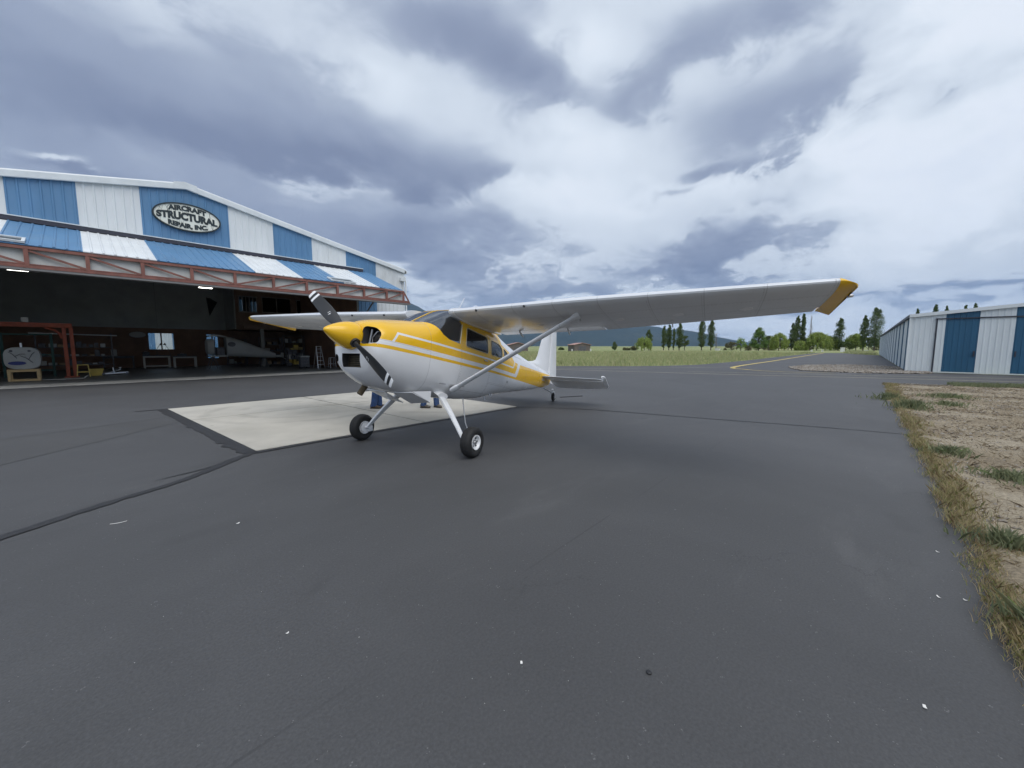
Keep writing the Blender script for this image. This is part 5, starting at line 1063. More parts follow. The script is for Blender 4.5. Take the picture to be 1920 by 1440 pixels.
ld = thing('step_ladder', 'aluminium step ladder standing near the right side of the door opening', 'ladder', (11.2, 29.2, FZ))
for sx in (-.24, .24): part('rail', MB().bar((sx, -.30, 0), (sx * .65, .1, 1.55), .05, .025), ALU, ld); part('rear_leg', MB().bar((sx, .55, 0), (sx * .65, .13, 1.5), .035, .02), ALU, ld)
for k in range(5): f = (k + 1) / 5.6; part('rung', MB().box(-.24 * (1 - .35 * f) + .03, .24 * (1 - .35 * f) - .03, -.30 + .4 * f - .05, -.30 + .4 * f + .05, 1.55 * f - .012, 1.55 * f + .012), ALU, ld)
part('top_cap', MB().bevbox(-.19, .19, .03, .22, 1.551, 1.59, .01), PALEW, ld)
stool(11.95, 28.9, .75, .42, ALU, 'tall aluminium stool just right of the step ladder')
ct = thing('tool_cart', 'dark tool cart with white top left of the step ladder', 'cart', (10.35, 29.8, FZ))
part('body', MB().bevbox(-.3, .3, -.22, .22, .12, .82, .02), DARKBOX, ct); part('top_tray', MB().bevbox(-.33, .33, -.25, .25, .821, .90, .015), PRIMER, ct)
for k in range(3): part('drawer', MB().bevbox(-.27, .27, -.24, -.221, .18 + k * .21, .36 + k * .21, .005), DARKMETAL, ct)
for sx in (-.24, .24):
    for sy in (-.17, .17): part('caster', MB().lathe([(.06, -.015), (.06, .015)], 12, 'y', (sx, sy, .06)), BLACK, ct)
pn = thing('pennant', 'dark triangular pennant hanging on the grey hangar wall', 'pennant', (6.7, HBACK - .23, 4.05))
part('cloth', MB().loft([[(-.05, -.0, 1.48), (.22, .01, 1.45), (.66, 0.0, 1.14), (.10, 0, .0)], [(-.05, .012, 1.48), (.22, .022, 1.45), (.66, .012, 1.14), (.10, .012, .0)]]), FLAG, pn); part('rod', MB().bar((-.07, -.01, 1.5), (.68, -.01, 1.14), .02), DARKBOX, pn)
ov = thing('wall_plaque', 'dim oval plaque on the brown boards left of the bright window', 'plaque', (2.45, HBACK - .15, 2.45)); part('board', MB().prism([(.45 * math.cos(a), .21 * math.sin(a)) for a in [2 * math.pi * k / 30 for k in range(30)]], -.02, .025), PRIMER, ov); part('rim', MB().prism([(.47 * math.cos(a), .23 * math.sin(a)) for a in [2 * math.pi * k / 30 for k in range(30)]], .0251, .029), DARKBOX, ov)
LAMP = emitter('lit_lamp_diffuser', (1.0, 0.98, 0.92), 5.0)
for x0, y0, z0, lb in ((-2.13, 31.0, 5.30, 'lit ceiling strip light at the left edge of the hangar opening'), (5.2, 31.0, 5.25, 'lit ceiling light below the middle of the tilted door')):
    cl = thing('ceiling_light', lb, 'ceiling light', (x0, y0, z0)); part('housing', MB().bevbox(-.36, .36, -.14, .14, .021, .10, .01), PALEW, cl)
    for k in range(3): part('tube', MB().box(-.33 + k * .225, -.12 + k * .225, -.12, .12, 0.0, .02), LAMP, cl)
    for sx in (-.3, .3): part('hanger_rod', MB().tube([(sx, 0, .10), (sx, 0, 6.899 - z0)], .008, 6), ALU, cl)
TREES = [
    ('poplar', 137.5, 72.0, 3.3, 2.08, 'tiny lone poplar between the red roofed barn and the willow'),
    ('willow', 135.7, 59.2, 4.7, 6.60, 'round dark green willow left of the poplar row'),
    ('poplar', 146.5, 62.1, 8.0, 2.70, 'poplar rising behind the round willow'),
    ('poplar', 150.4, 57.9, 9.5, 2.08, 'first slim poplar right of the round willow'),
    ('poplar', 153.8, 57.1, 10.0, 2.11, 'second slim poplar right of the round willow'),
    ('sparse', 158.0, 56.9, 8.7, 1.29, 'thinnest sparse poplar in the group under the wing'),
    ('poplar', 152.4, 52.7, 10.4, 2.87, 'thick poplar beside the thinnest sparse one under the wing'),
    ('round', 150.7, 50.1, 5.6, 2.82, 'low leafy tree leaning on the thick poplar under the wing'),
    ('poplar', 160.4, 47.0, 11.8, 3.12, 'left one of the two tall poplars standing alone'),
    ('poplar', 164.9, 44.9, 12.1, 2.95, 'right one of the two tall poplars standing alone'),
    ('bare', 168.5, 44.0, 6.9, 1.50, 'bare grey little poplar right of the two tall ones'),
    ('bush', 168.2, 38.4, 3.1, 6.24, 'brownish bare bush left of the light green tree'),
    ('light', 159.3, 33.4, 4.5, 3.11, 'small light green tree beside the brownish bush'),
    ('cone', 157.7, 27.6, 7.8, 6.37, 'broad cone shaped green tree left of the willows'),
    ('willow', 168.6, 23.2, 6.1, 7.38, 'yellow green willow right of the cone shaped tree'),
    ('poplar', 184.0, 21.2, 10.5, 2.29, 'shorter half of the twin poplars above the willows'),
    ('poplar', 186.3, 20.1, 13.5, 2.51, 'taller half of the twin poplars above the willows'),
    ('poplar', 186.6, 18.3, 14.3, 2.08, 'slim poplar right next to the twin poplars'),
    ('bare', 191.3, 16.2, 13.6, 1.26, 'tall bare grey poplar between slim poplar and wide willow'),
    ('willow', 184.2, 13.5, 6.8, 9.25, 'widest willow of the row, beyond the taxiway end'),
    ('willow', 191.4, 10.1, 5.3, 6.16, 'smaller willow at the right edge of the widest one'),
    ('poplar', 191.0, 7.6, 12.3, 3.44, 'single poplar left of the white marker box'),
    ('round', 187.6, 5.4, 3.2, 4.73, 'low dark tree under the single poplar'),
    ('willow', 200.8, 2.8, 6.2, 7.07, 'willow left of the two poplars by the low hangar'),
    ('poplar', 189.1, 0.7, 12.7, 2.52, 'shorter of the two poplars next to the low hangar'),
    ('poplar', 189.2, -2.3, 15.4, 4.59, 'tallest broad poplar right next to the low hangar'),
    ('poplar', 273.8, -17.7, 20.3, 2.37, 'poplar top above the low hangar corner'),
    ('poplar', 279.8, -24.3, 22.2, 3.16, 'second poplar top above the low hangar roof'),
    ('poplar', 283.2, -28.0, 21.6, 2.90, 'third poplar top above the low hangar roof'),
    ('poplar', 289.4, -34.8, 21.9, 2.37, 'fourth poplar top above the low hangar roof'),
    ('poplar', 292.8, -38.5, 22.9, 2.90, 'fifth poplar top above the low hangar roof'),
    ('bush', 140.7, 68.4, 1.0, 2.91, 'low dark shrub right of the tiny lone poplar'),
    ('bush', 140.8, 65.4, 1.4, 2.46, 'low dark shrub touching the round willow'),
    ('round', 131.7, 93.1, 0.9, 2.22, 'dark shrub peeking out behind the tail fin'),
    ('bush', 168.5, 32.1, 1.8, 5.26, 'dark hedge shrub left of the cone shaped tree'),
    ('bush', 178.1, 27.6, 2.4, 5.41, 'hedge shrub behind the cone shaped tree'),
    ('bush', 197.2, 18.6, 2.3, 7.45, 'dark hedge below the slim poplar'),
    ('round', 185.4, 22.5, 4.3, 5.48, 'low leafy tree between the yellow green willow and the twin poplars'),
    ('round', 187.6, 17.2, 4.7, 5.41, 'leafy tree at the foot of the slim poplar'),
    ('willow', 181.3, 18.2, 3.4, 6.07, 'low willow in front of the twin poplars'),
    ('round', 198.5, 8.2, 3.9, 5.90, 'leafy tree behind the foot of the single poplar'),
    ('round', 207.1, 4.8, 4.8, 4.76, 'leafy tree between single poplar and the hangar side willow'),
    ('round', 204.1, -0.8, 5.1, 4.99, 'leafy tree between the two poplars by the low hangar'),
    ('round', 177.8, 27.9, 5.6, 4.58, 'leafy tree filling the gap right of the cone shaped tree'),
    ('bush', 206.9, -3.8, 1.8, 4.58, 'low dark bush against the end of the low hangar'),
]
# ------------------------------------------------------------------ trees, barns and small things across the field
def leafmat(name, cols, rough=0.75):
    m = bpy.data.materials.new(name); t = tree_of(m); MATS[name] = m
    b = t.nodes.new('ShaderNodeBsdfPrincipled'); o = t.nodes.new('ShaderNodeOutputMaterial')
    r = t.nodes.new('ShaderNodeNewGeometry').outputs['Random Per Island']; t.links.new(ramp(t, S(t, r), [(i / max(1, len(cols) - 1), c) for i, c in enumerate(cols)]), b.inputs['Base Color'])
    b.inputs['Roughness'].default_value = rough; b.inputs['Specular IOR Level'].default_value = 0.2
    tr = t.nodes.new('ShaderNodeBsdfTranslucent'); t.links.new(b.inputs['Base Color'].links[0].from_socket, tr.inputs[0])
    mx = t.nodes.new('ShaderNodeMixShader'); mx.inputs[0].default_value = 0.25; t.links.new(b.outputs[0], mx.inputs[1]); t.links.new(tr.outputs[0], mx.inputs[2]); t.links.new(mx.outputs[0], o.inputs[0]); return m
LEAF = {'poplar': leafmat('poplar_leaves', [(.068, .117, .042), (.117, .165, .062), (.185, .224, .107)]), 'willow': leafmat('willow_leaves', [(.197, .288, .071), (.302, .380, .105), (.394, .433, .144)]),
        'round': leafmat('dark_leaves', [(.058, .097, .039), (.107, .146, .053), (.146, .185, .068)]), 'cone': leafmat('maple_leaves', [(.097, .185, .050), (.156, .243, .069), (.204, .292, .087)]),
        'light': leafmat('light_leaves', [(.195, .313, .068), (.274, .391, .097)]), 'bush': leafmat('bush_leaves', [(.087, .107, .053), (.136, .136, .068), (.195, .165, .097)]),
        'sparse': leafmat('sparse_leaves', [(.097, .156, .058), (.156, .195, .078)]), 'bare': leafmat('grey_twigs', [(.313, .292, .253), (.430, .391, .352)])}
BARK = material('bark', (0.12, 0.10, 0.08), 0.9, var=0.3, vscale=4)
def tree(kind, x, y, h, w, lab):
    T = thing({'poplar': 'poplar_tree', 'willow': 'willow_tree', 'cone': 'maple_tree', 'bush': 'shrub', 'bare': 'bare_tree', 'sparse': 'poplar_tree'}.get(kind, 'leafy_tree'), lab, 'shrub' if kind == 'bush' else 'tree', (x, y, -0.06), rng.uniform(0, 6.28), group='trees along the far edge of the field')
    r = rng; tr = MB(); tall = kind in ('poplar', 'bare', 'sparse')
    tb = .06 + h * (.011 if kind != 'bare' else .006); lean = r.uniform(-.02, .02) * h; top = Vector((lean, 0, h * (.93 if tall else .62)))
    pts = [Vector((0, 0, 0)), Vector((lean * .2, .03, h * .25)), Vector((lean * .5, -.04, h * .5)), top]; tr.tube(pts, [tb, tb * .75, tb * .5, tb * .12], 8)
    cl = []                                           # leaf clumps: centre, radius, number of leaves
    if tall:
        nl = max(16, int(h * 6.5))
        for k in range(nl):
            f = .12 + .86 * (k + r.random()) / nl; a = r.uniform(0, 6.28); prof = (math.sin(min(1, f * 2.4) * math.pi / 2)) * (1 - max(0, f - .66) / .36) ** .6
            rad = w / 2 * prof * math.sqrt(r.uniform(.03, .62)); c = Vector((lean * f + rad * math.cos(a), rad * math.sin(a), h * f)); base = Vector((lean * f * .8, 0, h * max(.06, f - .11)))
            tr.tube([base, base.lerp(c, .55) + Vector((0, 0, .1)), c], [tb * .30 * (1 - f * .7), tb * .2 * (1 - f * .7), .012], 5); cl.append((c, max(.26, w * .25 * prof), .8))
        dens = {'poplar': 90, 'sparse': 40, 'bare': 14}[kind]; ls = .30 if kind != 'bare' else .16
    else:
        nl = max(24, int(w * h * 2.2)); fz = {'willow': .30, 'round': .25, 'cone': .14, 'light': .25, 'bush': .08}[kind]
        for k in range(nl):
            a = r.uniform(0, 6.28); f = r.random() ** .8; zf = fz + (1 - fz) * f
            if kind == 'cone': prof = math.sin(min(1, (f + .16) * 2.6) * math.pi / 2) * (1 - f) ** .62
            elif kind == 'willow': prof = math.sqrt(max(0, 1 - f ** 2.4)) * (.85 + .15 * math.sin(a * 3))
            else: prof = math.sqrt(max(0.02, 1 - (2 * f - .75) ** 2 / 1.65))
            rad = w / 2 * prof * math.sqrt(r.uniform(.15, 1.0)); c = Vector((rad * math.cos(a), rad * math.sin(a), h * zf * (.95 if kind != 'cone' else 1.0)))
            base = Vector((0, 0, h * max(.05, min(.5, zf - .25)))); tr.tube([base, base.lerp(c, .6) + Vector((0, 0, .15)), c], [tb * .35, tb * .2, .015], 5); cl.append((c, r.uniform(.45, .85) * min(1.0, w / 6 + .35), 1.0))
            if kind == 'willow' and prof > .55 and r.random() < .7:
                for q in range(3): cl.append((c - Vector((-.1 * math.cos(a), -.1 * math.sin(a), .45 * (q + 1))), .38, .55))
        dens = {'willow': 62, 'round': 62, 'cone': 70, 'light': 40, 'bush': 55}[kind]; ls = .30
    Vs = []
    for c, rad, wt in cl:
        n_ = int(dens * wt); d_ = r.normal(size=(n_, 3)); d_ /= np.linalg.norm(d_, axis=1)[:, None]; p = np.array(c) + d_ * (rad * r.random((n_, 1)) ** .45) * np.array([1, 1, 1.25 if tall or kind == 'willow' else .9])
        u = r.normal(size=(n_, 3)); u /= np.linalg.norm(u, axis=1)[:, None]; v = np.cross(u, r.normal(size=(n_, 3))); v /= np.linalg.norm(v, axis=1)[:, None]
        s1 = ls * r.uniform(.6, 1.3, (n_, 1)); s2 = s1 * .62; Vs.append(np.stack([p - u * s1 * .5, p + v * s2 * .5, p + u * s1 * .5, p - v * s2 * .5], 1))
    V = np.concatenate(Vs); V[:, :, 2] = np.maximum(V[:, :, 2], .05)
    part('trunk', tr, BARK, T, 60); link('crown', quads_mesh('crown', V, LEAF[kind]), T)
for a in TREES: tree(*a)
RROOF = material('faded_red_roof', (0.42, 0.24, 0.20), 0.6, var=0.1); BARNW = material('grey_brown_boards', (0.15, 0.125, 0.115), 0.8, var=0.2, vscale=1)
def barn(x, y, rz, w, l, h, rise, lab):
    b_ = thing('barn', lab, 'barn', (x, y, -.06), rz)
    part('wall', MB().prism([(-w / 2, 0), (w / 2, 0), (w / 2, h), (0, h + rise), (-w / 2, h)], -l / 2, l / 2), BARNW, b_)
    for s in (-1, 1):
        part('roof', MB().add([(0, -l / 2 - .3, h + rise + .02), (s * (w / 2 + .3), -l / 2 - .3, h - .3 * rise / (w / 2) + .02), (s * (w / 2 + .3), l / 2 + .3, h - .3 * rise / (w / 2) + .02), (0, l / 2 + .3, h + rise + .02), (0, -l / 2 - .3, h + rise + .14), (s * (w / 2 + .3), -l / 2 - .3, h - .3 * rise / (w / 2) + .14), (s * (w / 2 + .3), l / 2 + .3, h - .3 * rise / (w / 2) + .14), (0, l / 2 + .3, h + rise + .14)], [(3, 2, 1, 0), (4, 5, 6, 7), (0, 1, 5, 4), (1, 2, 6, 5), (2, 3, 7, 6), (3, 0, 4, 7)]), RROOF, b_)
    part('barn_door', MB().box(-1.2, 1.2, -l / 2 - .06, -l / 2 - .005, 0, h * .8), DARKBOX, b_)
    for k in range(3): part('window', MB().box(-w / 2 - .05, -w / 2 - .004, -l / 3 + k * l / 3 - .4, -l / 3 + k * l / 3 + .4, h * .45, h * .75), DARKBOX, b_)
barn(106.8, 68.4, R(-38), 5.2, 6.6, 2.05, .55, 'grey brown barn with faded red roof standing right of the tail fin')
barn(88.5, 79.2, R(-40), 6.0, 7.5, 1.9, .75, 'low barn with pinkish roof seen past the cabin under the strut')
WMARK = material('white_marker', (0.75, 0.75, 0.73), 0.6)
def marker(x, y, w, h, lab):
    m_ = thing('marker_post', lab, 'marker', (x, y, -.06)); part('post', MB().bevbox(-w / 2, w / 2, -w / 2, w / 2, 0, h, .02), WMARK, m_); part('cap', MB().bevbox(-w * .6, w * .6, -w * .6, w * .6, h + .001, h + .06, .02), WMARK, m_)
for x, y, w, h, lb in ((94.4, 62.8, .28, .75, 'white marker post in front of the left end of the red roofed barn'), (98.0, 58.8, .28, .8, 'white marker post by the right end of the red roofed barn'), (147.3, 4.9, .9, 1.25, 'white box marker right of the taxiway end'), (146.6, -.2, .8, .45, 'low white marker left of the low hangar'), (141.4, 11.5, .4, .5, 'white edge marker left of the taxiway end'), (143.4, 9.2, .4, .5, 'white edge marker in the middle of the taxiway end'), (164.6, 42.4, 1.5, .9, 'small white box beside the bare little poplar')): marker(x, y, w, h, lb)
# ------------------------------------------------------------------ grass
def blades(n, px, py, pz, h, w, lean, r=rng):
    a = r.uniform(0, 6.283, n); la = r.uniform(0, 6.283, n); L = lean * h * r.uniform(.2, 1.0, n); dx_, dy_ = np.cos(a) * w / 2, np.sin(a) * w / 2
    tx, ty = px + np.cos(la) * L, py + np.sin(la) * L; mx_, my_ = px + np.cos(la) * L * .3, py + np.sin(la) * L * .3
    b0 = np.stack([px - dx_, py - dy_, pz], 1); b1 = np.stack([px + dx_, py + dy_, pz], 1); m0 = np.stack([mx_ - dx_ * .8, my_ - dy_ * .8, pz + h * .55], 1); m1 = np.stack([mx_ + dx_ * .8, my_ + dy_ * .8, pz + h * .55], 1)
    t0 = np.stack([tx, ty, pz + h * .97], 1); return np.stack([b0, b1, m1, t0, m0], 1)
DRYG = leafmat('dry_grass_blades', [(.16, .12, .08), (.33, .25, .14), (.46, .36, .21), (.56, .45, .28), (.42, .36, .18), (.30, .31, .12), (.23, .27, .09)], .8)
STUB = leafmat('dead_stubble', [(.12, .09, .065), (.24, .19, .13), (.36, .29, .20), (.46, .385, .28), (.55, .47, .35)], .85)
GREENG = leafmat('green_weed_leaves', [(.17, .20, .11), (.24, .27, .15), (.33, .34, .20)], .8)
MEADG = leafmat('meadow_blades', [(.27, .33, .15), (.36, .41, .20), (.47, .47, .26), (.60, .55, .34)], .8)
def scatter(poly, n):
    xs = [p[0] for p in poly]; ys = [p[1] for p in poly]; x = rng.uniform(min(xs), max(xs), n * 3); y = rng.uniform(min(ys), max(ys), n * 3); k = in_poly(x, y, poly); return x[k][:n], y[k][:n]
# verge: dense yellow tufts along the pavement edge, thin stubble further in
nt = 1150; ux = 2.4 + 20 * rng.random(nt) ** 1.7; uy = -.70 - np.abs(rng.normal(0, .10, nt)) * (1 + ux * .03) + .05 * np.sin(ux * 5.1) * np.sin(ux * 1.7); bx, by, bh = [], [], []
for i in range(nt):
    k = int(rng.integers(12, 30)); clump = .5 + noise.noise(Vector((ux[i] * 1.1, 0, 3.3))); bx.append(ux[i] + rng.normal(0, .045, k)); by.append(uy[i] + rng.normal(0, .045, k)); bh.append(rng.uniform(.03, .11, k) * (0.4 + .9 * max(0, clump)))
bx, by, bh = map(np.concatenate, (bx, by, bh)); V1 = blades(len(bx), bx, by, np.full(len(bx), .015), bh, rng.uniform(.002, .004, len(bx)) * (1 + bx * .06), 1.1)
INNER = [(2.6, -.85), (23, -.8), (23.8, -5), (24.5, -9), (10, -5.5), (3, -2.5)]
sx_, sy_ = scatter(INNER, 80000); keep = rng.random(len(sx_)) < np.clip(1.35 - sx_ / 30, .4, 1); sx_, sy_ = sx_[keep], sy_[keep]
V2 = blades(len(sx_), sx_, sy_, np.full(len(sx_), .02), rng.uniform(.015, .06, len(sx_)) * (.6 + .8 * np.array([max(0, .5 + noise.noise(Vector((p * 1.4, q * 1.4, 0)))) for p, q in zip(sx_, sy_)])), rng.uniform(.002, .005, len(sx_)) * (1 + sx_ * .06), 2.6)
link('dead_stubble', quads_mesh('dead_stubble', V2, STUB, 5), label='flattened dead stubble covering the dry verge', cat='stubble', kind='stuff')
link('dry_grass', quads_mesh('dry_grass', V1, DRYG, 5), label='dry yellow grass along the edge of the apron', cat='grass', kind='stuff')
sx_, sy_ = scatter([(22.5, -2.7), (24.2, -2.6), (26.0, -7.5), (24.6, -7.8), (23.5, -4.5)], 9000); link('green_grass', quads_mesh('green_grass', blades(len(sx_), sx_, sy_, np.full(len(sx_), .0), rng.uniform(.06, .18, len(sx_)), np.full(len(sx_), .014), .6), GREENG, 5), label='strip of green grass where the verge meets the taxiway', cat='grass', kind='stuff')
MPOLY = [(19, 24.5), (22.2, 21.6), (25.1, 18.1), (28, 14.9), (31.7, 12.05), (35.4, 10.75), (40.6, 10.35), (49, 9.95), (66, 9.8), (90, 9.2), (118, 8.7), (118, 40), (75, 75), (40, 60), (24, 40)]
sx_, sy_ = scatter(MPOLY, 150000); dist = np.hypot(sx_, sy_); keep = rng.random(len(sx_)) < np.clip(1.5 - dist / 95, .25, 1); sx_, sy_, dist = sx_[keep], sy_[keep], dist[keep]
patch = np.array([noise.noise(Vector((a * .16, b_ * .16, 0))) for a, b_ in zip(sx_, sy_)])
link('meadow_grass', quads_mesh('meadow_grass', blades(len(sx_), sx_, sy_, np.full(len(sx_), -.06), rng.uniform(.16, .50, len(sx_)) * (.85 + .6 * patch), .012 + dist * .0006, .6), MEADG, 5), label='tall green and straw coloured meadow grass beyond the taxiway', cat='grass', kind='stuff')
FARP = [(100, 1.0), (118, 3.8), (150, 3.8), (150, -1.9), (105, -1.9)]
sx_, sy_ = scatter(FARP, 9000); link('far_grass', quads_mesh('far_grass', blades(len(sx_), sx_, sy_, np.full(len(sx_), -.06), rng.uniform(.2, .5, len(sx_)), np.full(len(sx_), .08), .6), MEADG, 5), label='rough green grass at the far end by the low hangar', cat='grass', kind='stuff')
# green weeds at the pavement edge
def weed(x, y, r_, h, n, lab):
    w_ = thing('weed', lab, 'weed', (x, y, .012), group='green weeds on the verge'); a = rng.uniform(0, 6.28, n); rr_ = r_ * np.abs(rng.normal(0, .55, n)) * (1 + .4 * np.sin(a * 2 + x) + .3 * np.sin(a * 5)); px, py = rr_ * np.cos(a), rr_ * np.sin(a)
    n = n // 3; px, py, rr_ = px[:n], py[:n], rr_[:n] * (1 + .35 * np.sin(a[:n] * 3))
    V = blades(n, px, py, np.zeros(n), 1.15 * h * np.clip(1 - .45 * (rr_ / r_) ** 2, .2, 1) * rng.uniform(.5, 1.0, n), np.full(n, .007 + .0010 * x), .9); link('leaves', quads_mesh('leaves', V, GREENG, 5), w_)
    st = MB()
    for k in range(5): q = rng.uniform(0, 6.28); st.tube([(0, 0, -.01), (math.cos(q) * r_ * .4, math.sin(q) * r_ * .4, h * .5), (math.cos(q) * r_ * .7, math.sin(q) * r_ * .7, h * .75)], [.006, .005, .002], 5)
    part('stems', st, LEAF['cone'], w_, 60)
for a in ((16.1, -.62, .42, .22, 900, 'dark green weed sticking out over the asphalt at the far end of the verge'), (14.0, -.95, .55, .26, 1200, 'grey green bushy weed near the pavement, second from the far end'), (17.6, -1.9, .8, .18, 900, 'yellow green weed patch in the far dry grass'), (15.2, -1.7, .6, .16, 700, 'light green low weed behind the bushy one'), (8.35, -1.0, .34, .16, 900, 'small green weed touching the pavement edge half way along'), (7.2, -1.35, .45, .14, 1000, 'grey green weed mat inside the dry grass half way along'), (4.75, -.92, .22, .17, 800, 'dark leafy weed at the near pavement edge'), (3.45, -.80, .16, .18, 600, 'nearest grassy weed clump at the right picture edge')): weed(*a)
# stones
def stones(poly, n, s0, s1, z, name, lab, mat):
    x, y = scatter(poly, n); n = len(x); s = rng.uniform(s0, s1, n); base = np.array([(1, 0, 0), (-1, 0, 0), (0, 1, 0), (0, -1, 0), (0, 0, .7), (0, 0, -.7)]); fc = [(0, 2, 4), (2, 1, 4), (1, 3, 4), (3, 0, 4), (2, 0, 5), (1, 2, 5), (3, 1, 5), (0, 3, 5)]
    P_ = base[None] * s[:, None, None] * rng.uniform(.6, 1.3, (n, 6, 1)); a = rng.uniform(0, 6.28, n); c_, s__ = np.cos(a)[:, None], np.sin(a)[:, None]; X = P_[..., 0] * c_ - P_[..., 1] * s__ + x[:, None]; Y = P_[..., 0] * s__ + P_[..., 1] * c_ + y[:, None]; Z = P_[..., 2] + z + s[:, None] * .3
    V = np.stack([X, Y, Z], 2); tri = np.concatenate([V[:, f, :] for f in fc]); link(name, quads_mesh(name, tri, mat, 3), label=lab, cat='gravel', kind='stuff')
STONE = material('pale_stones', (0.36, 0.34, 0.31), 0.85, var=0.3, vscale=9)
GSTONE = leafmat('gravel_stones', [(.20, .17, .14), (.34, .30, .26), (.48, .45, .41)], .85); 
stones(GPOLY, 5200, .03, .085, .03, 'gravel', 'loose gravel in the bed in front of the low hangar', GSTONE)
stones(INNER, 11000, .006, .030, .026, 'verge_stones', 'small stones scattered in the dry verge', GSTONE)
GRIT = leafmat('apron_grit', [(.15, .15, .15), (.30, .30, .29), (.55, .54, .52)], .8)
stones([(-2, 1), (-2, 7), (9, 6), (9, -.6), (1.5, -.6), (.6, .6)], 1500, .0010, .0032, .001, 'apron_grit', 'fine pale grit lying on the asphalt', GRIT)
# ------------------------------------------------------------------ two people standing behind the aeroplane, only their legs in view
SKIN = material('skin', (0.42, 0.25, 0.18), 0.55); JEANS = material('blue_jeans', (0.035, 0.075, 0.19), 0.9, var=0.25, vscale=9, bump=0.3, bscale=90)
JEANS2 = material('mid_blue_jeans', (0.045, 0.085, 0.20), 0.9, var=0.25, vscale=9, bump=0.3, bscale=90)
HAIR = material('brown_hair', (0.05, 0.03, 0.02), 0.7)
def person(x, y, rz, lab, jeans, shirtc, stance, shoe_c, hh=1.76):
    p_ = thing('person', lab, 'person', (x, y, .017), rz)       # faces +x
    k = hh / 1.76; L, Rr = stance                               # foot positions (x, y, toe-out)
    hipz, knz, anz = .92 * k, .50 * k, .085 * k
    def leg(s, f): hip = Vector((0, s * .09, hipz)); an = Vector((f[0], f[1], anz)); kn = hip.lerp(an, .52) + Vector((.03, 0, 0)); return hip, kn, an
    legs = [leg(1, L), leg(-1, Rr)]
    vs = [Vector((0, 0, .98 * k)), Vector((0, 0, 1.18 * k)), Vector((-.01, 0, 1.40 * k)), Vector((0, 0, 1.50 * k)), Vector((.02, 0, 1.58 * k)), Vector((.03, 0, 1.69 * k))]; rad = [(.15, .11), (.14, .10), (.15, .10), (.055, .055), (.075, .085), (.06, .075)]; es = [(0, 1), (1, 2), (2, 3), (3, 4), (4, 5)]
    def add(pv, r_, par): vs.append(Vector(pv)); rad.append(r_ if isinstance(r_, tuple) else (r_, r_)); es.append((par, len(vs) - 1)); return len(vs) - 1
    hands = []
    for s in (1, -1):
        a = add((-.01, s * .17, 1.42 * k), .055, 2); e = add((-.05, s * .235, 1.14 * k), .042, a); w = add((.07, s * .25, .92 * k), .03, e); h_ = add((.10, s * .25, .84 * k), (.022, .042), w); hands.append((s, vs[h_].copy()))
    for (hip, kn, an), s in zip(legs, (1, -1)):
        a = add(hip, .085, 0); b_ = add(kn, .058, a); c_ = add(an + Vector((0, 0, .02)), .036, b_)
    me = bpy.data.meshes.new('body'); me.from_pydata([v[:] for v in vs], es, []); me.update(); o_ = bpy.data.objects.new('body', me); COL.objects.link(o_)
    md = o_.modifiers.new('s', 'SKIN'); sv = me.skin_vertices[0].data
    for i, r_ in enumerate(rad): sv[i].radius = r_
    sv[0].use_root = True; o_.modifiers.new('u', 'SUBSURF').levels = 2; dg = bpy.context.evaluated_depsgraph_get(); m2 = bpy.data.meshes.new_from_object(o_.evaluated_get(dg)); bpy.data.objects.remove(o_)
    bm_ = bmesh.new(); bm_.from_mesh(m2)
    fm = MB()
    for s, hp in hands:                                          # five fingers of unequal length and a thumb from the side of the palm
        for q, (dx_, ln) in enumerate(((-.030, .060), (-.010, .078), (.010, .084), (.030, .074))): b0 = hp + Vector((dx_, 0, -.02)); fm.tube([b0, b0 + Vector((.006, -s * .006, -ln * .45)), b0 + Vector((.004, -s * .028, -ln * .95))], [.0095, .0085, .007], 8)
        b0 = hp + Vector((.035, -s * .005, .025)); fm.tube([b0, b0 + Vector((.028, -s * .012, -.025)), b0 + Vector((.034, -s * .022, -.058))], [.012, .010, .008], 8)
    fm.lathe([(.004, .0), (.014, .012), (.016, .03), (.006, .05)], 10, 'z', (.112, 0, 1.60 * k))                    # nose
    for s in (1, -1): fm.lathe([(.004, -.03), (.012, -.01), (.013, .02), (.004, .034)], 8, 'z', (.02, s * .088, 1.635 * k))  # ears
    m3 = fm.mesh('f', SKIN); bm_.from_mesh(m3); mb_ = bpy.data.meshes.new('body'); bm_.to_mesh(mb_); mb_.materials.append(SKIN); smooth_mesh(mb_, 60); body_ = link('body', mb_, p_)
    part('hair', MB().loft([[(cx + rr_ * math.cos(a), rr_ * .86 * math.sin(a), z0) for a in [2 * math.pi * i / 18 for i in range(18)]] for z0, rr_, cx in ((1.62 * k, .098, -.005), (1.68 * k, .112, .0), (1.74 * k, .096, .012), (1.775 * k, .05, .02))]), HAIR, p_, 60)
    for s in (1, -1): part('eye', MB().lathe([(.002, .0), (.010, .004), (.002, .008)], 10, 'x', (.098, s * .032, 1.645 * k)), HAIR, p_)
    # clothes
    jm = MB()
    for hip, kn, an in legs:
        rings = []
        for f, rr_ in ((0, .108), (.2, .100), (.45, .082), (.55, .078), (.75, .075), (.9, .076), (1.0, .080)):
            c_ = (hip.lerp(kn, f / .52) if f < .52 else kn.lerp(an, (f - .52) / .48)); c_ = Vector((c_.x, c_.y, c_.z - (.02 if f == 1 else 0)))
            rings.append([c_ + Vector((rr_ * math.cos(a) * (1 + .05 * math.sin(5 * a + f * 22)), rr_ * .93 * math.sin(a), .006 * math.sin(3 * a + f * 31))) for a in [2 * math.pi * i / 20 for i in range(20)]])
        jm.loft(rings)
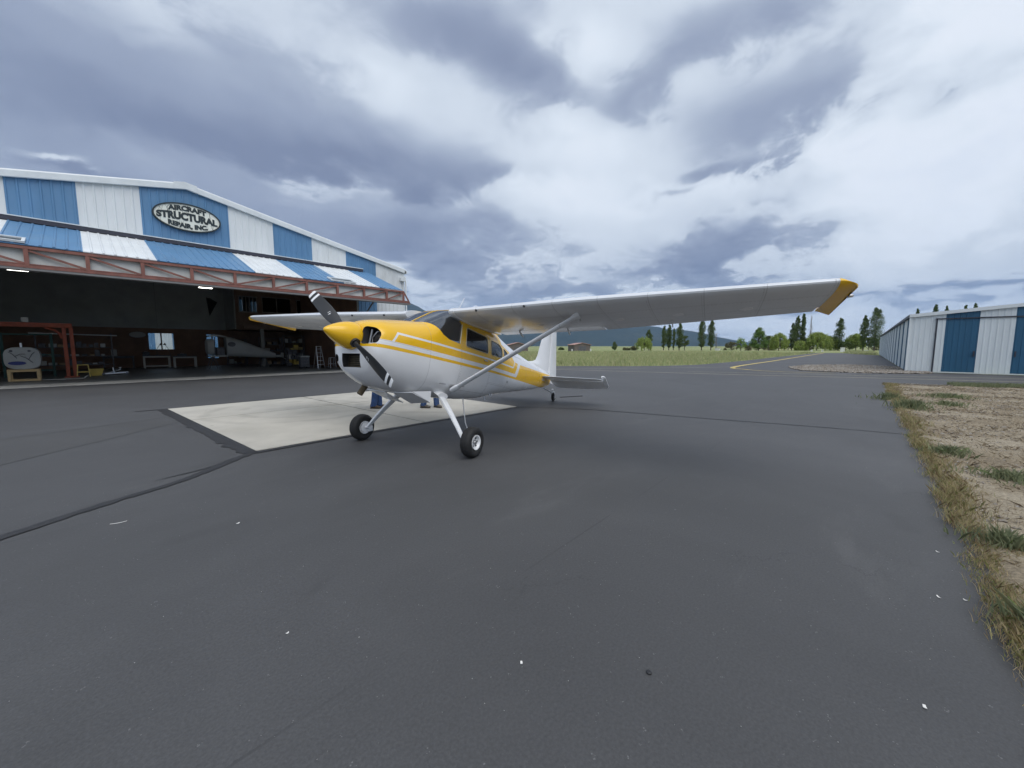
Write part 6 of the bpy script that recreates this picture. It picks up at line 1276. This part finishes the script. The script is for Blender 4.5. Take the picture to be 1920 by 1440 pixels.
    jm.loft([[Vector((.155 * sc_ * math.cos(a), .185 * sc_ * math.sin(a), z0)) for a in [2 * math.pi * i / 24 for i in range(24)]] for z0, sc_ in ((.84 * k, .80), (.92 * k, 1.0), (1.02 * k, .97))]); bmj = jm.mesh('jeans', jeans, 60); link('jeans', bmj, p_)
    sh = MB().loft([[Vector((.15 * a_ * math.cos(a), .19 * b_ * math.sin(a), z0)) for a in [2 * math.pi * i / 24 for i in range(24)]] for z0, a_, b_ in ((.95 * k, 1.12, 1.06), (1.12 * k, 1.02, .98), (1.30 * k, 1.02, 1.04), (1.42 * k, .9, 1.08), (1.475 * k, .55, .6))])
    for s in (1, -1): sh.tube([(-.01, s * .15, 1.43 * k), (-.035, s * .205, 1.28 * k), (-.05, s * .235, 1.14 * k), (.0, s * .245, 1.05 * k)], [.075, .066, .058, .054], 14)
    part('shirt', sh, material('shirt_%d' % int(x * 100), shirtc, .9, var=.1), p_, 60)
    SH = material('shoe_%d' % int(x * 100), shoe_c, .6, var=.2, vscale=12); SO = material('shoe_sole', (0.05, 0.045, 0.04), .8)
    for f in stance:
        so_ = link('shoe', MB().loft([[Vector((q, w_ * math.cos(a) if math.sin(a) > -.2 else w_ * math.cos(a) * 1.02, max(.018, zc + h_ * math.sin(a)))) for a in [2 * math.pi * i / 16 for i in range(16)]] for q, w_, zc, h_ in ((-.085, .026, .06, .045), (-.075, .036, .06, .055), (-.02, .041, .062, .058), (.05, .043, .050, .048), (.11, .046, .042, .036), (.165, .040, .036, .026), (.19, .022, .032, .014))]).mesh('shoe', SH, 60), p_, loc=(f[0], f[1], 0), rot=(0, 0, R(f[2])))
        part('sole', MB().prism([(-.09, -.03), (-.06, -.042), (.05, -.046), (.12, -.05), (.18, -.03), (.195, 0), (.18, .03), (.12, .05), (.05, .046), (-.06, .042), (-.09, .03)], 0, .0185, 'z'), SO, so_)
FACE = R(YAW - 90)
person(4.86, 9.16, FACE + R(10), 'person in dark blue jeans and brown shoes whose legs show below the cowling', JEANS, (.12, .13, .15), [(.05, .075, 12), (-.06, -.06, -14)], (.075, .052, .035), 1.72)
person(5.84, 8.22, FACE - R(70), 'person in blue jeans and grey shoes whose two legs show under the cabin', JEANS2, (.2, .2, .19), [(.02, .165, 30), (-.01, -.165, 55)], (.12, .105, .09), 1.72)
# ------------------------------------------------------------------ litter on the asphalt
SCRAP = material('white_scrap', (0.72, 0.71, 0.68), 0.8)
def scrap(x, y, l, w, a, lab, bend=.004):
    s_ = MB().loft([[(l * q, -w / 2 * (1 - .5 * abs(q) * 2 * .5), .002 + bend * (2 * q) ** 2), (l * q, w / 2 * (1 - .5 * abs(q)), .002 + bend * (2 * q) ** 2), (l * q, w / 2 * (1 - .5 * abs(q)), .0035 + bend * (2 * q) ** 2), (l * q, -w / 2 * (1 - .5 * abs(q)), .0035 + bend * (2 * q) ** 2)] for q in (-.5, -.25, 0, .25, .5)])
    link('paper_scrap', s_.mesh('paper_scrap', SCRAP), None, lab, 'litter', 'white litter on the asphalt', None, (x, y, 0.0), (0, 0, a))
for a in ((.06, 4.9, .11, .010, -.2, 'white sliver lying left of the dark tar line on the asphalt'), (.79, 4.09, .03, .016, .4, 'small white scrap left of the middle of the asphalt'), (1.36, 1.18, .018, .012, .8, 'crumpled white bit in the near middle of the asphalt'), (3.55, -.45, .03, .010, .5, 'white leaf shaped scrap near the nearest weed clump'), (3.62, -.57, .018, .012, 1.2, 'white scrap closest to the nearest verge tuft'), (2.39, -.30, .022, .013, .2, 'pale scrap at the lower right of the asphalt'), (4.35, -.52, .024, .010, .9, 'white scrap beside the dark leafy weed'), (.63, 2.28, .016, .010, .1, 'white crumb at the left near foreground')): scrap(*a)
nz_ = thing('bolt_cap', 'small dark round cap lying in the near foreground', 'cap', (1.74, .68, .0)); part('ring', MB().lathe([(.009, 0), (.013, .002), (.013, .008), (.009, .010)], 20), MATBLACK, nz_); part('button', MB().lathe([(.008, 0), (.008, .006), (.004, .007)], 16), METAL, nz_)
tb_ = thing('tie_down_stake', 'thin dark rod lying on the asphalt behind the tailwheel', 'rod', (10.17, 6.8, .012)); part('shaft', MB().tube([(-.36, .15, .0), (.33, -.16, .0)], .012, 8), MATBLACK, tb_); part('ring', MB().tube([(.33, -.16, 0), (.38, -.15, 0), (.40, -.20, 0), (.36, -.22, 0), (.33, -.17, 0)], .010, 6), MATBLACK, tb_)
# ------------------------------------------------------------------ the air over the valley
hz = bpy.data.materials.new('valley_haze'); t = tree_of(hz); pv = t.nodes.new('ShaderNodeVolumePrincipled'); o = t.nodes.new('ShaderNodeOutputMaterial'); t.links.new(pv.outputs[0], o.inputs['Volume'])
pv.inputs['Color'].default_value = (0.40, 0.64, 1.0, 1); pv.inputs['Density'].default_value = HAZE; pv.inputs['Anisotropy'].default_value = 0.0
link('haze', MB().box(-18000, 18000, -18000, 18000, -30, 1650).mesh('haze', hz), None, 'pale blue haze over the valley', 'haze', kind='stuff')
print('done objects', len(bpy.data.objects))
